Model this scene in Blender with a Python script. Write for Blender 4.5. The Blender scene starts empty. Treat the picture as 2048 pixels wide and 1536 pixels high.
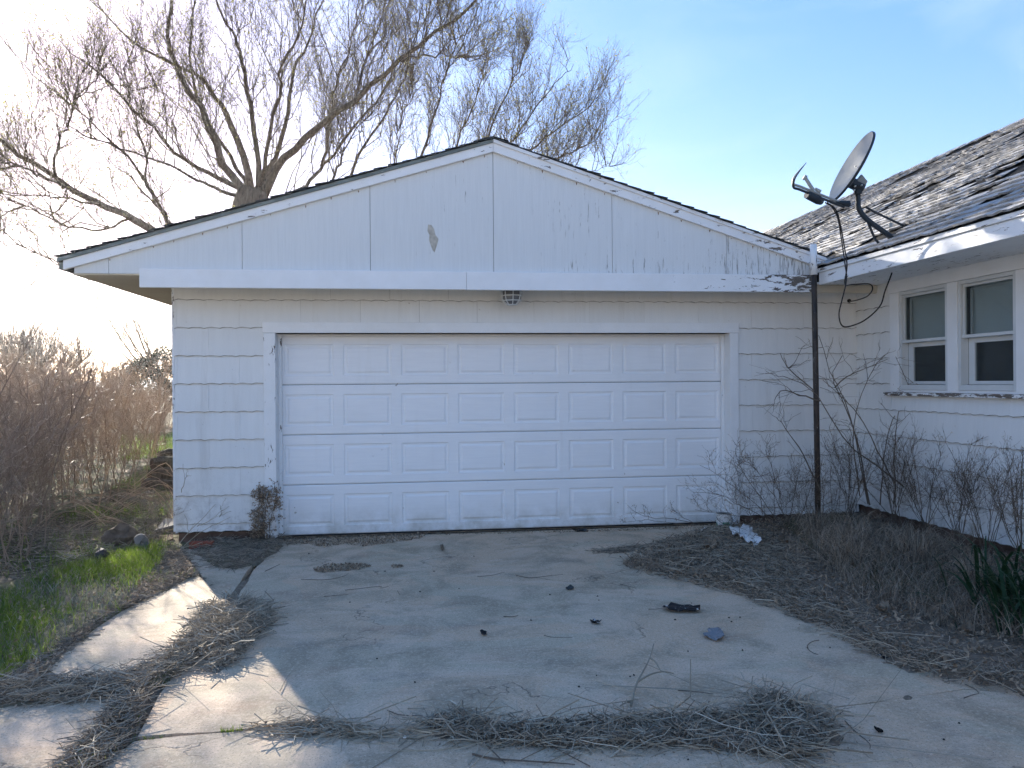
import bpy, bmesh, math, random
import numpy as np
from mathutils import Vector, Matrix

# ------------------------------------------------------------------ camera, sky, sun, exposure
SC = bpy.context.scene
COL = SC.collection
F, TH, PITCH, ROLL, EYE = 1520.0, math.radians(6.94), -2 / 1520.0, 0.008, 1.6
_f = Vector((math.sin(TH), math.cos(TH), PITCH)).normalized()
_r0 = _f.cross(Vector((0, 0, 1))).normalized()
_u0 = _r0.cross(_f)
_r = _r0 * math.cos(ROLL) - _u0 * math.sin(ROLL)
_u = _u0 * math.cos(ROLL) + _r0 * math.sin(ROLL)
cam = bpy.data.cameras.new('camera')
cam.sensor_width = 36
cam.lens = 36 * F / 2048
cam.clip_start = 0.05
cam.clip_end = 3000
co = bpy.data.objects.new('camera', cam)
COL.objects.link(co)
co.matrix_world = Matrix(((_r.x, _u.x, -_f.x, 0), (_r.y, _u.y, -_f.y, 0), (_r.z, _u.z, -_f.z, EYE), (0, 0, 0, 1)))
SC.camera = co

SUN_EL, SUN_AZ = math.radians(19.3), math.radians(-24.5)      # azimuth from +Y, negative to the left
W = bpy.data.worlds.new('World')
SC.world = W
W.use_nodes = True
wn, wl = W.node_tree.nodes, W.node_tree.links
bg = wn['Background']
sky = wn.new('ShaderNodeTexSky')
sky.sky_type = 'NISHITA'
sky.sun_disc = False
sky.sun_elevation = SUN_EL
sky.sun_rotation = SUN_AZ
sky.dust_density = 0.25
sky.air_density = 1.0
sky.ozone_density = 2.0
bg.inputs[1].default_value = 0.067
# thin cirrus veil over the whole dome
tc = wn.new('ShaderNodeTexCoord')
mp = wn.new('ShaderNodeMapping')
mp.inputs['Scale'].default_value = (1.0, 2.2, 5.0)
mp.inputs['Rotation'].default_value = (0.2, 0.3, 0.5)
cn = wn.new('ShaderNodeTexNoise')
cn.inputs['Scale'].default_value = 1.6
cn.inputs['Detail'].default_value = 7
cn.inputs['Roughness'].default_value = 0.55
cn.inputs['Distortion'].default_value = 0.6
cr = wn.new('ShaderNodeMapRange')
cr.inputs[1].default_value = 0.47
cr.inputs[2].default_value = 0.8
cr.inputs[3].default_value = 0.0
cr.inputs[4].default_value = 0.3
cm = wn.new('ShaderNodeMix')
cm.data_type = 'RGBA'
cm.inputs[7].default_value = (2.6, 2.9, 3.3, 1)
wl.new(tc.outputs['Generated'], mp.inputs[0])
wl.new(mp.outputs[0], cn.inputs['Vector'])
wl.new(cn.outputs[0], cr.inputs[0])
wl.new(cr.outputs[0], cm.inputs[0])
hs = wn.new('ShaderNodeHueSaturation')
hs.inputs['Saturation'].default_value = 1.5
tn = wn.new('ShaderNodeMix')
tn.data_type = 'RGBA'
tn.blend_type = 'MULTIPLY'
tn.inputs[0].default_value = 1.0
tn.inputs[7].default_value = (1.13, 0.872, 0.945, 1)      # white balance of the photograph
gm = wn.new('ShaderNodeGamma')                     # the photograph's compressed range: one tone curve for the whole dome
gm.inputs[1].default_value = 0.75
wl.new(sky.outputs[0], gm.inputs[0])
wl.new(gm.outputs[0], hs.inputs['Color'])
wl.new(hs.outputs[0], tn.inputs[6])
wl.new(tn.outputs[2], cm.inputs[6])
wl.new(cm.outputs[2], bg.inputs[0])

SDIR = Vector((math.sin(SUN_AZ) * math.cos(SUN_EL), math.cos(SUN_AZ) * math.cos(SUN_EL), math.sin(SUN_EL)))
sl = bpy.data.lights.new('sun', 'SUN')
sl.energy = 2.7
sl.angle = math.radians(0.5)
sl.color = (1.0, 0.92, 0.80)
so = bpy.data.objects.new('sun', sl)
COL.objects.link(so)
so.location = (-15, 30, 20)
so.rotation_euler = (-SDIR).to_track_quat('-Z', 'Y').to_euler()

SC.view_settings.view_transform = 'Standard'
SC.view_settings.look = 'None'
SC.view_settings.gamma = 1
SC.view_settings.use_curve_mapping = False
SC.view_settings.exposure = 2.78

# ------------------------------------------------------------------ helpers
R = np.random.default_rng(7)
random.seed(7)


def ray(px, py):
    return _r * ((px - 1024) / F) + _u * ((768 - py) / F) + _f


def at(px, py, zc):
    d = ray(px, py)
    return Vector((0, 0, EYE)) + d * zc


def gp(px, py, z=0.0):
    d = ray(px, py)
    t = (z - EYE) / d.z
    return Vector((0, 0, EYE)) + d * t


def yp(px, py, Y):
    d = ray(px, py)
    return Vector((0, 0, EYE)) + d * (Y / d.y)


def xp(px, py, X):
    d = ray(px, py)
    return Vector((0, 0, EYE)) + d * (X / d.x)


def wloc(o):
    v = Vector((0, 0, 0))
    while o is not None:
        v = v + o.location
        o = o.parent
    return v


def tag(o, label=None, cat=None, group=None, kind=None):
    if label: o['label'] = label
    if cat: o['category'] = cat
    if group: o['group'] = group
    if kind: o['kind'] = kind
    return o


def empty(name, loc, label=None, cat=None, group=None):
    o = bpy.data.objects.new(name, None)
    o.empty_display_size = 0.2
    COL.objects.link(o)
    o.location = loc
    return tag(o, label, cat, group)


def link(name, me, parent=None, loc=None):
    """loc is a world position"""
    o = bpy.data.objects.new(name, me)
    COL.objects.link(o)
    if parent is not None:
        o.parent = parent
    if loc is not None:
        o.location = Vector(loc) - (wloc(parent) if parent is not None else Vector((0, 0, 0)))
    return o


def npmesh(name, V, faces, mat=None, smooth=False):
    """V (n,3); faces: list of int arrays (m,k)"""
    me = bpy.data.meshes.new(name)
    V = np.asarray(V, dtype=np.float32)
    me.vertices.add(len(V))
    me.vertices.foreach_set('co', V.ravel())
    if not isinstance(faces, (list, tuple)): faces = [faces]
    faces = [np.asarray(f, dtype=np.int32) for f in faces if len(f)]
    nl = sum(f.size for f in faces)
    npoly = sum(len(f) for f in faces)
    me.loops.add(nl)
    me.loops.foreach_set('vertex_index', np.concatenate([f.ravel() for f in faces]))
    me.polygons.add(npoly)
    tot = np.concatenate([np.full(len(f), f.shape[1], dtype=np.int32) for f in faces])
    st = np.concatenate([[0], np.cumsum(tot)[:-1]]).astype(np.int32)
    me.polygons.foreach_set('loop_start', st)
    me.polygons.foreach_set('loop_total', tot)
    me.polygons.foreach_set('use_smooth', np.full(npoly, bool(smooth), dtype=bool))
    me.update(calc_edges=True)
    if mat: me.materials.append(mat)
    return me


class MB:
    """collects pieces in world coordinates; build() makes ONE mesh object of them"""
    def __init__(self):
        self.v, self.f = [], []

    def poly(self, verts, faces):
        n = len(self.v)
        self.v += [tuple(p) for p in verts]
        self.f += [[i + n for i in q] for q in faces]
        return self

    def box(self, a, b):
        (x0, y0, z0), (x1, y1, z1) = a, b
        x0, x1 = min(x0, x1), max(x0, x1)
        y0, y1 = min(y0, y1), max(y0, y1)
        z0, z1 = min(z0, z1), max(z0, z1)
        return self.poly([(x0, y0, z0), (x1, y0, z0), (x1, y1, z0), (x0, y1, z0), (x0, y0, z1), (x1, y0, z1), (x1, y1, z1), (x0, y1, z1)],
                         [(0, 3, 2, 1), (4, 5, 6, 7), (0, 1, 5, 4), (1, 2, 6, 5), (2, 3, 7, 6), (3, 0, 4, 7)])

    def hexa(self, p):
        """8 points: bottom ring 0-3, top ring 4-7"""
        return self.poly(p, [(0, 3, 2, 1), (4, 5, 6, 7), (0, 1, 5, 4), (1, 2, 6, 5), (2, 3, 7, 6), (3, 0, 4, 7)])

    def prism(self, pts, ext):
        """closed outline of 3d points pushed along ext"""
        n = len(pts)
        e = Vector(ext)
        a = [Vector(p) for p in pts]
        b = [p + e for p in a]
        return self.poly(a + b, [list(range(n))[::-1], list(range(n, 2 * n))] + [(i, (i + 1) % n, n + (i + 1) % n, n + i) for i in range(n)])

    def tube(self, pts, rad, sides=8, cap=True):
        pts = [Vector(p) for p in pts]
        if not isinstance(rad, (list, tuple)): rad = [rad] * len(pts)
        n0 = len(self.v)
        ref = None
        for i, p in enumerate(pts):
            t = (pts[min(i + 1, len(pts) - 1)] - pts[max(i - 1, 0)]).normalized()
            if ref is None:
                ref = t.orthogonal().normalized()
            ref = (ref - t * ref.dot(t)).normalized()
            b = t.cross(ref)
            for k in range(sides):
                a = 2 * math.pi * k / sides
                self.v.append(tuple(p + (ref * math.cos(a) + b * math.sin(a)) * rad[i]))
        for i in range(len(pts) - 1):
            for k in range(sides):
                k2 = (k + 1) % sides
                self.f.append([n0 + i * sides + k, n0 + i * sides + k2, n0 + (i + 1) * sides + k2, n0 + (i + 1) * sides + k])
        if cap:
            self.f.append([n0 + k for k in range(sides)][::-1])
            self.f.append([n0 + (len(pts) - 1) * sides + k for k in range(sides)])
        return self

    def lathe(self, c, axis, prof, sides=24, sx=1.0, sy=1.0, ref=None):
        """prof: list of (radius, height) along axis"""
        axis = Vector(axis).normalized()
        ref = axis.orthogonal().normalized() if ref is None else (Vector(ref) - axis * Vector(ref).dot(axis)).normalized()
        b = axis.cross(ref)
        n0 = len(self.v)
        for (r, h) in prof:
            for k in range(sides):
                a = 2 * math.pi * k / sides
                self.v.append(tuple(Vector(c) + axis * h + ref * (r * sx * math.cos(a)) + b * (r * sy * math.sin(a))))
        for i in range(len(prof) - 1):
            for k in range(sides):
                k2 = (k + 1) % sides
                self.f.append([n0 + i * sides + k, n0 + i * sides + k2, n0 + (i + 1) * sides + k2, n0 + (i + 1) * sides + k])
        return self

    def build(self, name, mat, parent=None, loc=None, bevel=0, smooth=False, jitter=0):
        w = Vector(loc) if loc is not None else (wloc(parent) if parent is not None else Vector((0, 0, 0)))
        me = bpy.data.meshes.new(name)
        bm = bmesh.new()
        vs = [bm.verts.new(Vector(p) - w) for p in self.v]
        for f in self.f:
            try: bm.faces.new([vs[i] for i in f])
            except ValueError: pass
        bmesh.ops.recalc_face_normals(bm, faces=bm.faces)
        if bevel:
            bmesh.ops.bevel(bm, geom=list(bm.edges), offset=bevel, segments=1, affect='EDGES', profile=0.5, clamp_overlap=True)
        if jitter:
            for v in bm.verts: v.co += Vector((random.uniform(-1, 1), random.uniform(-1, 1), random.uniform(-1, 1))) * jitter
        if smooth:
            for f in bm.faces: f.smooth = True
        bm.to_mesh(me)
        bm.free()
        me.materials.append(mat)
        return link(name, me, parent, w)


# ------------------------------------------------------------------ many thin stems at once (numpy)
def tubes_np(P, Rad, sides=3):
    N, K, _ = P.shape
    T = np.empty_like(P)
    T[:, 1:-1] = P[:, 2:] - P[:, :-2]
    T[:, 0] = P[:, 1] - P[:, 0]
    T[:, -1] = P[:, -1] - P[:, -2]
    T /= np.linalg.norm(T, axis=2, keepdims=True) + 1e-9
    ref = np.zeros((N, 1, 3))
    m = T[:, :, :].mean(1)
    ax = np.argmin(np.abs(m), axis=1)
    ref[np.arange(N), 0, ax] = 1
    A = np.cross(T, np.broadcast_to(ref, T.shape))
    A /= np.linalg.norm(A, axis=2, keepdims=True) + 1e-9
    B = np.cross(T, A)
    ang = np.arange(sides) * 2 * np.pi / sides
    V = P[:, :, None, :] + Rad[:, :, None, None] * (A[:, :, None, :] * np.cos(ang)[None, None, :, None] + B[:, :, None, :] * np.sin(ang)[None, None, :, None])
    V = V.reshape(-1, 3)
    base = (np.arange(N) * K * sides)[:, None, None]
    i = (np.arange(K - 1) * sides)[None, :, None]
    k = np.arange(sides)[None, None, :]
    k2 = (k + 1) % sides
    Q = np.stack([base + i + k, base + i + k2, base + i + sides + k2, base + i + sides + k], axis=-1).reshape(-1, 4)
    return V, Q


def ribbons_np(P, Wd, side=None):
    """flat blades: P (N,K,3), Wd (N,K)"""
    N, K, _ = P.shape
    if side is None:
        a = R.uniform(0, 2 * np.pi, N)
        side = np.stack([np.cos(a), np.sin(a), R.uniform(-.3, .3, N)], 1)
    S = side[:, None, :] * Wd[:, :, None] * 0.5
    V = np.stack([P - S, P + S], axis=2).reshape(-1, 3)
    base = (np.arange(N) * K * 2)[:, None]
    i = (np.arange(K - 1) * 2)[None, :]
    Q = np.stack([base + i, base + i + 1, base + i + 3, base + i + 2], axis=-1).reshape(-1, 4)
    return V, Q


def join_np(parts):
    V, Fs, n = [], {}, 0
    for v, f in parts:
        V.append(v)
        Fs.setdefault(f.shape[1], []).append(f + n)
        n += len(v)
    return np.concatenate(V), [np.concatenate(x) for x in Fs.values()]


def unit(a):
    return a / (np.linalg.norm(a, axis=-1, keepdims=True) + 1e-9)


def grow(P, m, length, spread=0.8, up=0.3, K=4, t0=0.25, t1=1.0, follow=0.7, wob=0.08, droop=0.0, lenfall=0.5):
    """children of the polylines P (N,K0,3): returns (N*m,K,3) and their parent's parameter"""
    N, K0, _ = P.shape
    t = R.uniform(t0, t1, (N, m))
    x = t * (K0 - 1)
    i = np.clip(x.astype(int), 0, K0 - 2)
    fr = (x - i)[..., None]
    n = np.arange(N)[:, None]
    a, b = P[n, i], P[n, i + 1]
    start = (a + (b - a) * fr).reshape(-1, 3)
    tan = unit(b - a).reshape(-1, 3)
    M = N * m
    d = unit(tan * follow + R.normal(0, spread, (M, 3)) + np.array([0, 0, up]))
    L = length * R.uniform(0.55, 1.35, M) * (1 - lenfall * (t.reshape(-1) - t0) / max(t1 - t0, 1e-6))
    s = np.linspace(0, 1, K)
    Q = start[:, None, :] + d[:, None, :] * (L[:, None] * s[None, :])[..., None]
    bend = R.normal(0, wob, (M, 3)) + np.array([0, 0, up * 0.25 - droop])
    Q += bend[:, None, :] * (L[:, None] * s[None, :] ** 2)[..., None]
    jit = R.normal(0, wob * 0.35, (M, K, 3)) * L[:, None, None]
    jit[:, 0] = 0
    return Q + jit, t.reshape(-1)


def resample(pts, n):
    p = np.array([tuple(q) for q in pts], dtype=float)
    d = np.concatenate([[0], np.cumsum(np.linalg.norm(np.diff(p, axis=0), axis=1))])
    s = np.linspace(0, d[-1], n)
    return np.stack([np.interp(s, d, p[:, k]) for k in range(3)], axis=1)


def smooth_path(pts, n):
    """Catmull-Rom through points"""
    p = [Vector(q) for q in pts]
    p = [p[0] * 2 - p[1]] + p + [p[-1] * 2 - p[-2]]
    out = []
    seg = len(p) - 3
    for k in range(n):
        x = k / (n - 1) * seg
        i = min(int(x), seg - 1)
        t = x - i
        a, b, c, d = p[i:i + 4]
        out.append(0.5 * ((2 * b) + (c - a) * t + (2 * a - 5 * b + 4 * c - d) * t * t + (3 * b - a - 3 * c + d) * t ** 3))
    return out


def inpoly(X, Y, poly):
    c = np.zeros(X.shape, dtype=bool)
    n = len(poly)
    for i in range(n):
        x0, y0 = poly[i][0], poly[i][1]
        x1, y1 = poly[(i + 1) % n][0], poly[(i + 1) % n][1]
        if y0 == y1: continue
        c ^= ((y0 > Y) != (y1 > Y)) & (X < (x1 - x0) * (Y - y0) / (y1 - y0) + x0)
    return c


def scatter(poly, n):
    p = np.array([(q[0], q[1]) for q in poly])
    lo, hi = p.min(0), p.max(0)
    out = np.zeros((0, 2))
    while len(out) < n:
        c = R.uniform(lo, hi, (n * 2, 2))
        out = np.concatenate([out, c[inpoly(c[:, 0], c[:, 1], p)]])
    return out[:n]


# ------------------------------------------------------------------ materials
class NT:
    def __init__(self, name):
        self.m = bpy.data.materials.new(name)
        self.m.use_nodes = True
        self.t = self.m.node_tree
        self.n, self.l = self.t.nodes, self.t.links
        self.b = self.n['Principled BSDF']
        self._pos = None

    def new(self, typ, **kw):
        x = self.n.new('ShaderNode' + typ)
        for k, v in kw.items(): setattr(x, k, v)
        return x

    def put(self, sock, v):
        if hasattr(v, 'is_output') or hasattr(v, 'links'):
            self.l.new(v, sock)
        else:
            if sock.type == 'RGBA' and len(v) == 3: v = (*v, 1)
            sock.default_value = v

    def pos(self, scale=(1, 1, 1), rot=(0, 0, 0)):
        if self._pos is None:
            self._pos = self.new('NewGeometry').outputs['Position']
        if scale == (1, 1, 1) and rot == (0, 0, 0): return self._pos
        m = self.new('Mapping')
        self.l.new(self._pos, m.inputs[0])
        m.inputs['Scale'].default_value = scale
        m.inputs['Rotation'].default_value = rot
        return m.outputs[0]

    def noise(self, scale, detail=4, rough=0.55, vec=None, dist=0.0):
        x = self.new('TexNoise')
        self.l.new(vec if vec is not None else self.pos(), x.inputs['Vector'])
        x.inputs['Scale'].default_value = scale
        x.inputs['Detail'].default_value = detail
        x.inputs['Roughness'].default_value = rough
        x.inputs['Distortion'].default_value = dist
        return x.outputs[0]

    def voro(self, scale, feature='F1', vec=None):
        x = self.new('TexVoronoi', feature=feature)
        self.l.new(vec if vec is not None else self.pos(), x.inputs['Vector'])
        x.inputs['Scale'].default_value = scale
        return x.outputs[0]

    def ramp(self, v, lo, hi, a=0.0, b=1.0):
        x = self.new('MapRange')
        self.l.new(v, x.inputs[0])
        for i, q in enumerate((lo, hi, a, b)): x.inputs[i + 1].default_value = q
        return x.outputs[0]

    def math(self, op, a, b=0.0):
        x = self.new('Math', operation=op)
        self.put(x.inputs[0], a)
        self.put(x.inputs[1], b)
        return x.outputs[0]

    def mix(self, fac, a, b, blend='MIX'):
        x = self.new('Mix', data_type='RGBA', blend_type=blend)
        self.put(x.inputs[0], fac)
        self.put(x.inputs[6], a)
        self.put(x.inputs[7], b)
        return x.outputs[2]

    def sep(self, i):
        if not hasattr(self, '_sep'):
            self._sep = self.new('SeparateXYZ')
            self.l.new(self.pos(), self._sep.inputs[0])
        return self._sep.outputs[i]

    def rnd(self):
        return self.new('ObjectInfo').outputs['Random']

    def island(self):
        return self.new('NewGeometry').outputs['Random Per Island']

    def bump(self, h, strength=0.3, dist=0.01):
        x = self.new('Bump')
        x.inputs['Strength'].default_value = strength
        x.inputs['Distance'].default_value = dist
        self.l.new(h, x.inputs['Height'])
        self.l.new(x.outputs[0], self.b.inputs['Normal'])

    def done(self, col=None, rough=0.7, spec=0.3, metal=0.0):
        if col is not None: self.put(self.b.inputs['Base Color'], col)
        self.put(self.b.inputs['Roughness'], rough)
        self.b.inputs['Specular IOR Level'].default_value = spec
        self.b.inputs['Metallic'].default_value = metal
        return self.m


def plain(name, col, rough=0.6, spec=0.3, metal=0.0, var=0.25, scale=6.0):
    t = NT(name)
    n = t.noise(scale, 5, 0.6)
    c = t.mix(t.ramp(n, 0.3, 0.7), tuple(x * (1 - var) for x in col), tuple(min(1, x * (1 + var)) for x in col))
    t.bump(t.noise(scale * 8, 3), 0.15, 0.003)
    return t.done(c, rough, spec, metal)


def stemmat(name, a, b, rough=0.6, spec=0.3):
    """thin stems and blades: colour differs from stem to stem"""
    t = NT(name)
    i = t.island()
    c = t.mix(i, a, b)
    c = t.mix(t.ramp(t.noise(9, 3), 0.35, 0.7, 0.0, 0.4), c, tuple(x * 0.5 for x in a))
    return t.done(c, rough, spec)


def leafmat(name, a, b, trans=0.45, rough=0.5, spec=0.25):
    t = NT(name)
    c = t.mix(t.island(), a, b)
    t.done(c, rough, spec)
    tr = t.new('BsdfTranslucent')
    t.l.new(c, tr.inputs[0])
    mx = t.new('MixShader')
    mx.inputs[0].default_value = trans
    t.l.new(t.b.outputs[0], mx.inputs[1])
    t.l.new(tr.outputs[0], mx.inputs[2])
    t.l.new(mx.outputs[0], t.n['Material Output'].inputs['Surface'])
    return t.m


def mk_siding():
    t = NT('painted_siding')
    grain = t.noise(3.0, 5, 0.6, t.pos((6, 6, 0.7)))
    c = t.mix(t.ramp(t.rnd(), 0, 1, 0, 1), (0.80, 0.805, 0.795), (0.84, 0.845, 0.835))
    c = t.mix(t.ramp(grain, 0.3, 0.75, 0.0, 0.25), c, (0.62, 0.62, 0.60))
    # rusty rain streaks and splash dirt near the ground
    st = t.noise(2.2, 5, 0.65, t.pos((3, 3, 0.25)))
    c = t.mix(t.ramp(st, 0.58, 0.85, 0.0, 0.35), c, (0.40, 0.36, 0.30))
    low = t.ramp(t.sep(2), 0.1, 0.75, 1.0, 0.0)
    dn = t.ramp(t.noise(7, 6, 0.7), 0.45, 0.75)
    c = t.mix(t.math('MULTIPLY', t.math('MULTIPLY', low, dn), 0.8), c, (0.22, 0.20, 0.17))
    sp = t.noise(28, 3, 0.7)
    c = t.mix(t.ramp(sp, 0.70, 0.76, 0.0, 0.6), c, (0.25, 0.2, 0.16))
    t.bump(t.math('ADD', t.noise(60, 3), t.math('MULTIPLY', grain, 1.5)), 0.25, 0.004)
    return t.done(c, 0.72, 0.25)


def mk_gable():
    t = NT('weathered_plywood_paint')
    g = t.noise(4.0, 6, 0.65, t.pos((14, 14, 0.6)))
    c = t.mix(t.ramp(g, 0.35, 0.7), (0.71, 0.725, 0.72), (0.76, 0.775, 0.77))
    # vertical check cracks, more of them to the right and near the bottom
    ck = t.noise(9.0, 5, 0.7, t.pos((6, 6, 0.42)), 0.6)
    zone = t.noise(0.9, 3, 0.6)
    right = t.math('ADD', t.ramp(t.sep(0), -1.5, 4.0, 0.02, 0.13), t.ramp(zone, 0.35, 0.7, -0.03, 0.05))
    lowz = t.ramp(t.sep(2), 2.65, 3.0, 0.07, 0.0)
    th = t.math('SUBTRACT', 0.74, t.math('ADD', right, t.math('MULTIPLY', lowz, t.ramp(t.sep(0), 0.5, 4, 0.2, 1.4))))
    d = t.math('SUBTRACT', ck, th)
    k = t.ramp(d, 0.0, 0.03)
    c = t.mix(t.math('MULTIPLY', k, 0.75), c, (0.20, 0.19, 0.175))
    t.bump(t.math('SUBTRACT', t.math('MULTIPLY', g, 0.7), k), 0.5, 0.004)
    return t.done(c, 0.75, 0.2)


def mk_trim(name, x0, x1, lo, hi, grainvec=(1.2, 12, 12), seedscale=5.0):
    """white paint flaking off grey wood; the wear grows between world x0 and x1"""
    t = NT(name)
    n = t.noise(seedscale, 8, 0.68, t.pos(grainvec), 0.4)
    th = t.ramp(t.sep(0), x0, x1, lo, hi)
    n2 = t.math('ADD', n, t.math('MULTIPLY', t.math('SUBTRACT', t.noise(1.7, 3), 0.5), 0.25))
    k = t.ramp(t.math('SUBTRACT', n2, th), 0.0, 0.012)
    wood = t.mix(t.ramp(t.noise(30, 4, 0.6, t.pos(grainvec)), 0.3, 0.7), (0.10, 0.085, 0.07), (0.26, 0.23, 0.2))
    wood = t.mix(t.ramp(t.noise(3, 2), 0.4, 0.6, 0, 0.5), wood, (0.07, 0.05, 0.04))
    paint = t.mix(t.ramp(t.noise(3.5, 5, 0.6), 0.3, 0.75), (0.88, 0.89, 0.90), (0.80, 0.805, 0.80))
    paint = t.mix(t.ramp(t.noise(40, 3, 0.6, t.pos(grainvec)), 0.6, 0.8, 0, 0.25), paint, (0.4, 0.38, 0.35))
    c = t.mix(k, paint, wood)
    t.bump(t.math('SUBTRACT', t.math('MULTIPLY', t.noise(30, 3, 0.6, t.pos(grainvec)), 0.3), k), 0.5, 0.004)
    return t.done(c, t.ramp(k, 0, 1, 0.5, 0.9), 0.3)


def mk_door():
    t = NT('white_steel_door')
    g = t.noise(5.0, 6, 0.6, t.pos((0.7, 6, 9)))
    c = t.mix(t.ramp(g, 0.3, 0.7), (0.85, 0.86, 0.88), (0.90, 0.91, 0.92))
    low = t.ramp(t.sep(2), 0.0, 0.34, 1.0, 0.0)
    c = t.mix(t.math('MULTIPLY', low, t.ramp(t.noise(5, 6, 0.7), 0.35, 0.7, 0, 0.8)), c, (0.40, 0.38, 0.31))
    c = t.mix(t.ramp(t.noise(2.2, 5, 0.65, t.pos((4, 1, 0.35))), 0.58, 0.8, 0, 0.18), c, (0.6, 0.58, 0.53))
    c = t.mix(t.ramp(t.noise(1.3, 4, 0.6), 0.5, 0.8, 0, 0.35), c, (0.76, 0.77, 0.76))
    c = t.mix(t.ramp(t.noise(14, 2, 0.5), 0.77, 0.79, 0, 0.7), c, (0.3, 0.27, 0.22))
    t.bump(t.noise(18.0, 5, 0.65, t.pos((0.5, 5, 8))), 0.18, 0.003)
    return t.done(c, 0.42, 0.4)


def mk_concrete():
    t = NT('old_concrete')
    big = t.noise(0.5, 6, 0.62, None, 1.0)
    mid = t.noise(2.1, 7, 0.66, None, 0.6)
    fine = t.noise(42, 5, 0.8)
    grit = t.noise(95, 3, 0.8)
    # pinkish worn areas against greyer ones, with fairly firm borders
    c = t.mix(t.ramp(big, 0.485, 0.515), (0.60, 0.445, 0.315), (0.53, 0.435, 0.32))
    c = t.mix(t.ramp(t.noise(0.8, 6, 0.65, t.pos((1, 1, 1), (0, 0, 0.7)), 1.6), 0.50, 0.53, 0, 0.6), c, (0.64, 0.50, 0.38))
    c = t.mix(t.ramp(mid, 0.46, 0.62, 0, 0.8), c, (0.345, 0.28, 0.20))
    c = t.mix(t.ramp(t.noise(1.3, 5, 0.6, t.pos((1.0, 2.4, 1))), 0.55, 0.72, 0, 0.55), c, (0.42, 0.28, 0.20))
    c = t.mix(t.ramp(t.noise(0.9, 6, 0.7, t.pos((0.8, 1.8, 1), (0, 0, -0.4))), 0.56, 0.70, 0, 0.5), c, (0.17, 0.155, 0.14))
    # aggregate
    c = t.mix(t.ramp(fine, 0.50, 0.72, 0, 0.8), c, (0.78, 0.65, 0.50))
    c = t.mix(t.ramp(grit, 0.55, 0.68, 0, 0.85), c, (0.13, 0.115, 0.10))
    c = t.mix(t.ramp(t.voro(23), 0.0, 0.05, 0.8, 0), c, (0.07, 0.06, 0.05))
    # hairline cracks
    w = t.new('VectorMath', operation='ADD')
    t.l.new(t.pos(), w.inputs[0])
    wn2 = t.new('TexNoise')
    wn2.inputs['Scale'].default_value = 2.5
    wn2.inputs['Detail'].default_value = 5
    t.l.new(t.pos(), wn2.inputs['Vector'])
    t.l.new(wn2.outputs['Color'], w.inputs[1])
    ck = t.ramp(t.voro(0.42, 'DISTANCE_TO_EDGE', w.outputs[0]), 0.0, 0.0035, 1, 0)
    ck = t.math('MULTIPLY', ck, t.ramp(t.noise(0.7, 2), 0.45, 0.55))
    c = t.mix(t.math('MULTIPLY', ck, 0.7), c, (0.09, 0.08, 0.07))
    t.bump(t.math('SUBTRACT', t.math('ADD', fine, t.math('MULTIPLY', grit, 0.6)), t.math('MULTIPLY', ck, 2.0)), 0.55, 0.006)
    return t.done(c, 0.9, 0.2)


def mk_ground():
    t = NT('soil_and_lawn')
    a = t.noise(1.1, 6, 0.65)
    b = t.noise(14, 6, 0.7)
    c = t.mix(t.ramp(b, 0.3, 0.7), (0.12, 0.095, 0.072), (0.34, 0.27, 0.205))
    back = t.ramp(t.sep(1), 2.2, 0.0, 0.0, 1.0)
    c = t.mix(back, c, (0.36, 0.32, 0.235))  # unseen ground made paler here so it bounces more light onto the walls
    left = t.ramp(t.sep(0), -2.6, -1.2, 1.0, 0.0)
    far = t.ramp(t.sep(1), 18, 40, 0.0, 0.5)
    g = t.math('MULTIPLY', t.math('MULTIPLY', t.ramp(a, 0.38, 0.60), left), t.ramp(t.sep(1), 1.0, 2.4))
    c = t.mix(t.math('MULTIPLY', g, 0.8), c, (0.075, 0.105, 0.03))
    c = t.mix(t.math('MULTIPLY', t.ramp(t.noise(0.35, 5), 0.45, 0.7), far), c, (0.24, 0.2, 0.12))
    t.bump(t.math('ADD', b, t.noise(60, 3)), 0.8, 0.02)
    return t.done(c, 0.95, 0.1)


def mk_shingle():
    t = NT('bleached_asphalt_shingle')
    r = t.mix(1.0, (0, 0, 0), t.island())
    c = t.mix(t.island(), (0.33, 0.33, 0.33), (0.52, 0.515, 0.51))
    n = t.noise(9, 6, 0.7)
    c = t.mix(t.ramp(n, 0.56, 0.66, 0, 0.9), c, (0.045, 0.042, 0.04))
    c = t.mix(t.ramp(t.noise(120, 2, 0.6), 0.45, 0.7, 0, 0.4), c, (0.12, 0.115, 0.11))
    t.bump(t.noise(150, 3, 0.7), 0.5, 0.004)
    return t.done(c, 0.85, 0.25)


def mk_bark(name, a, b, sc=8):
    t = NT(name)
    n = t.noise(sc, 6, 0.7, t.pos((2.5, 2.5, 0.6)), 0.5)
    c = t.mix(t.ramp(n, 0.35, 0.65), a, b)
    c = t.mix(t.ramp(t.noise(1.2, 4), 0.5, 0.7, 0, 0.35), c, (0.11, 0.12, 0.06))
    t.bump(n, 0.9, 0.03)
    return t.done(c, 0.9, 0.15)


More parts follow.
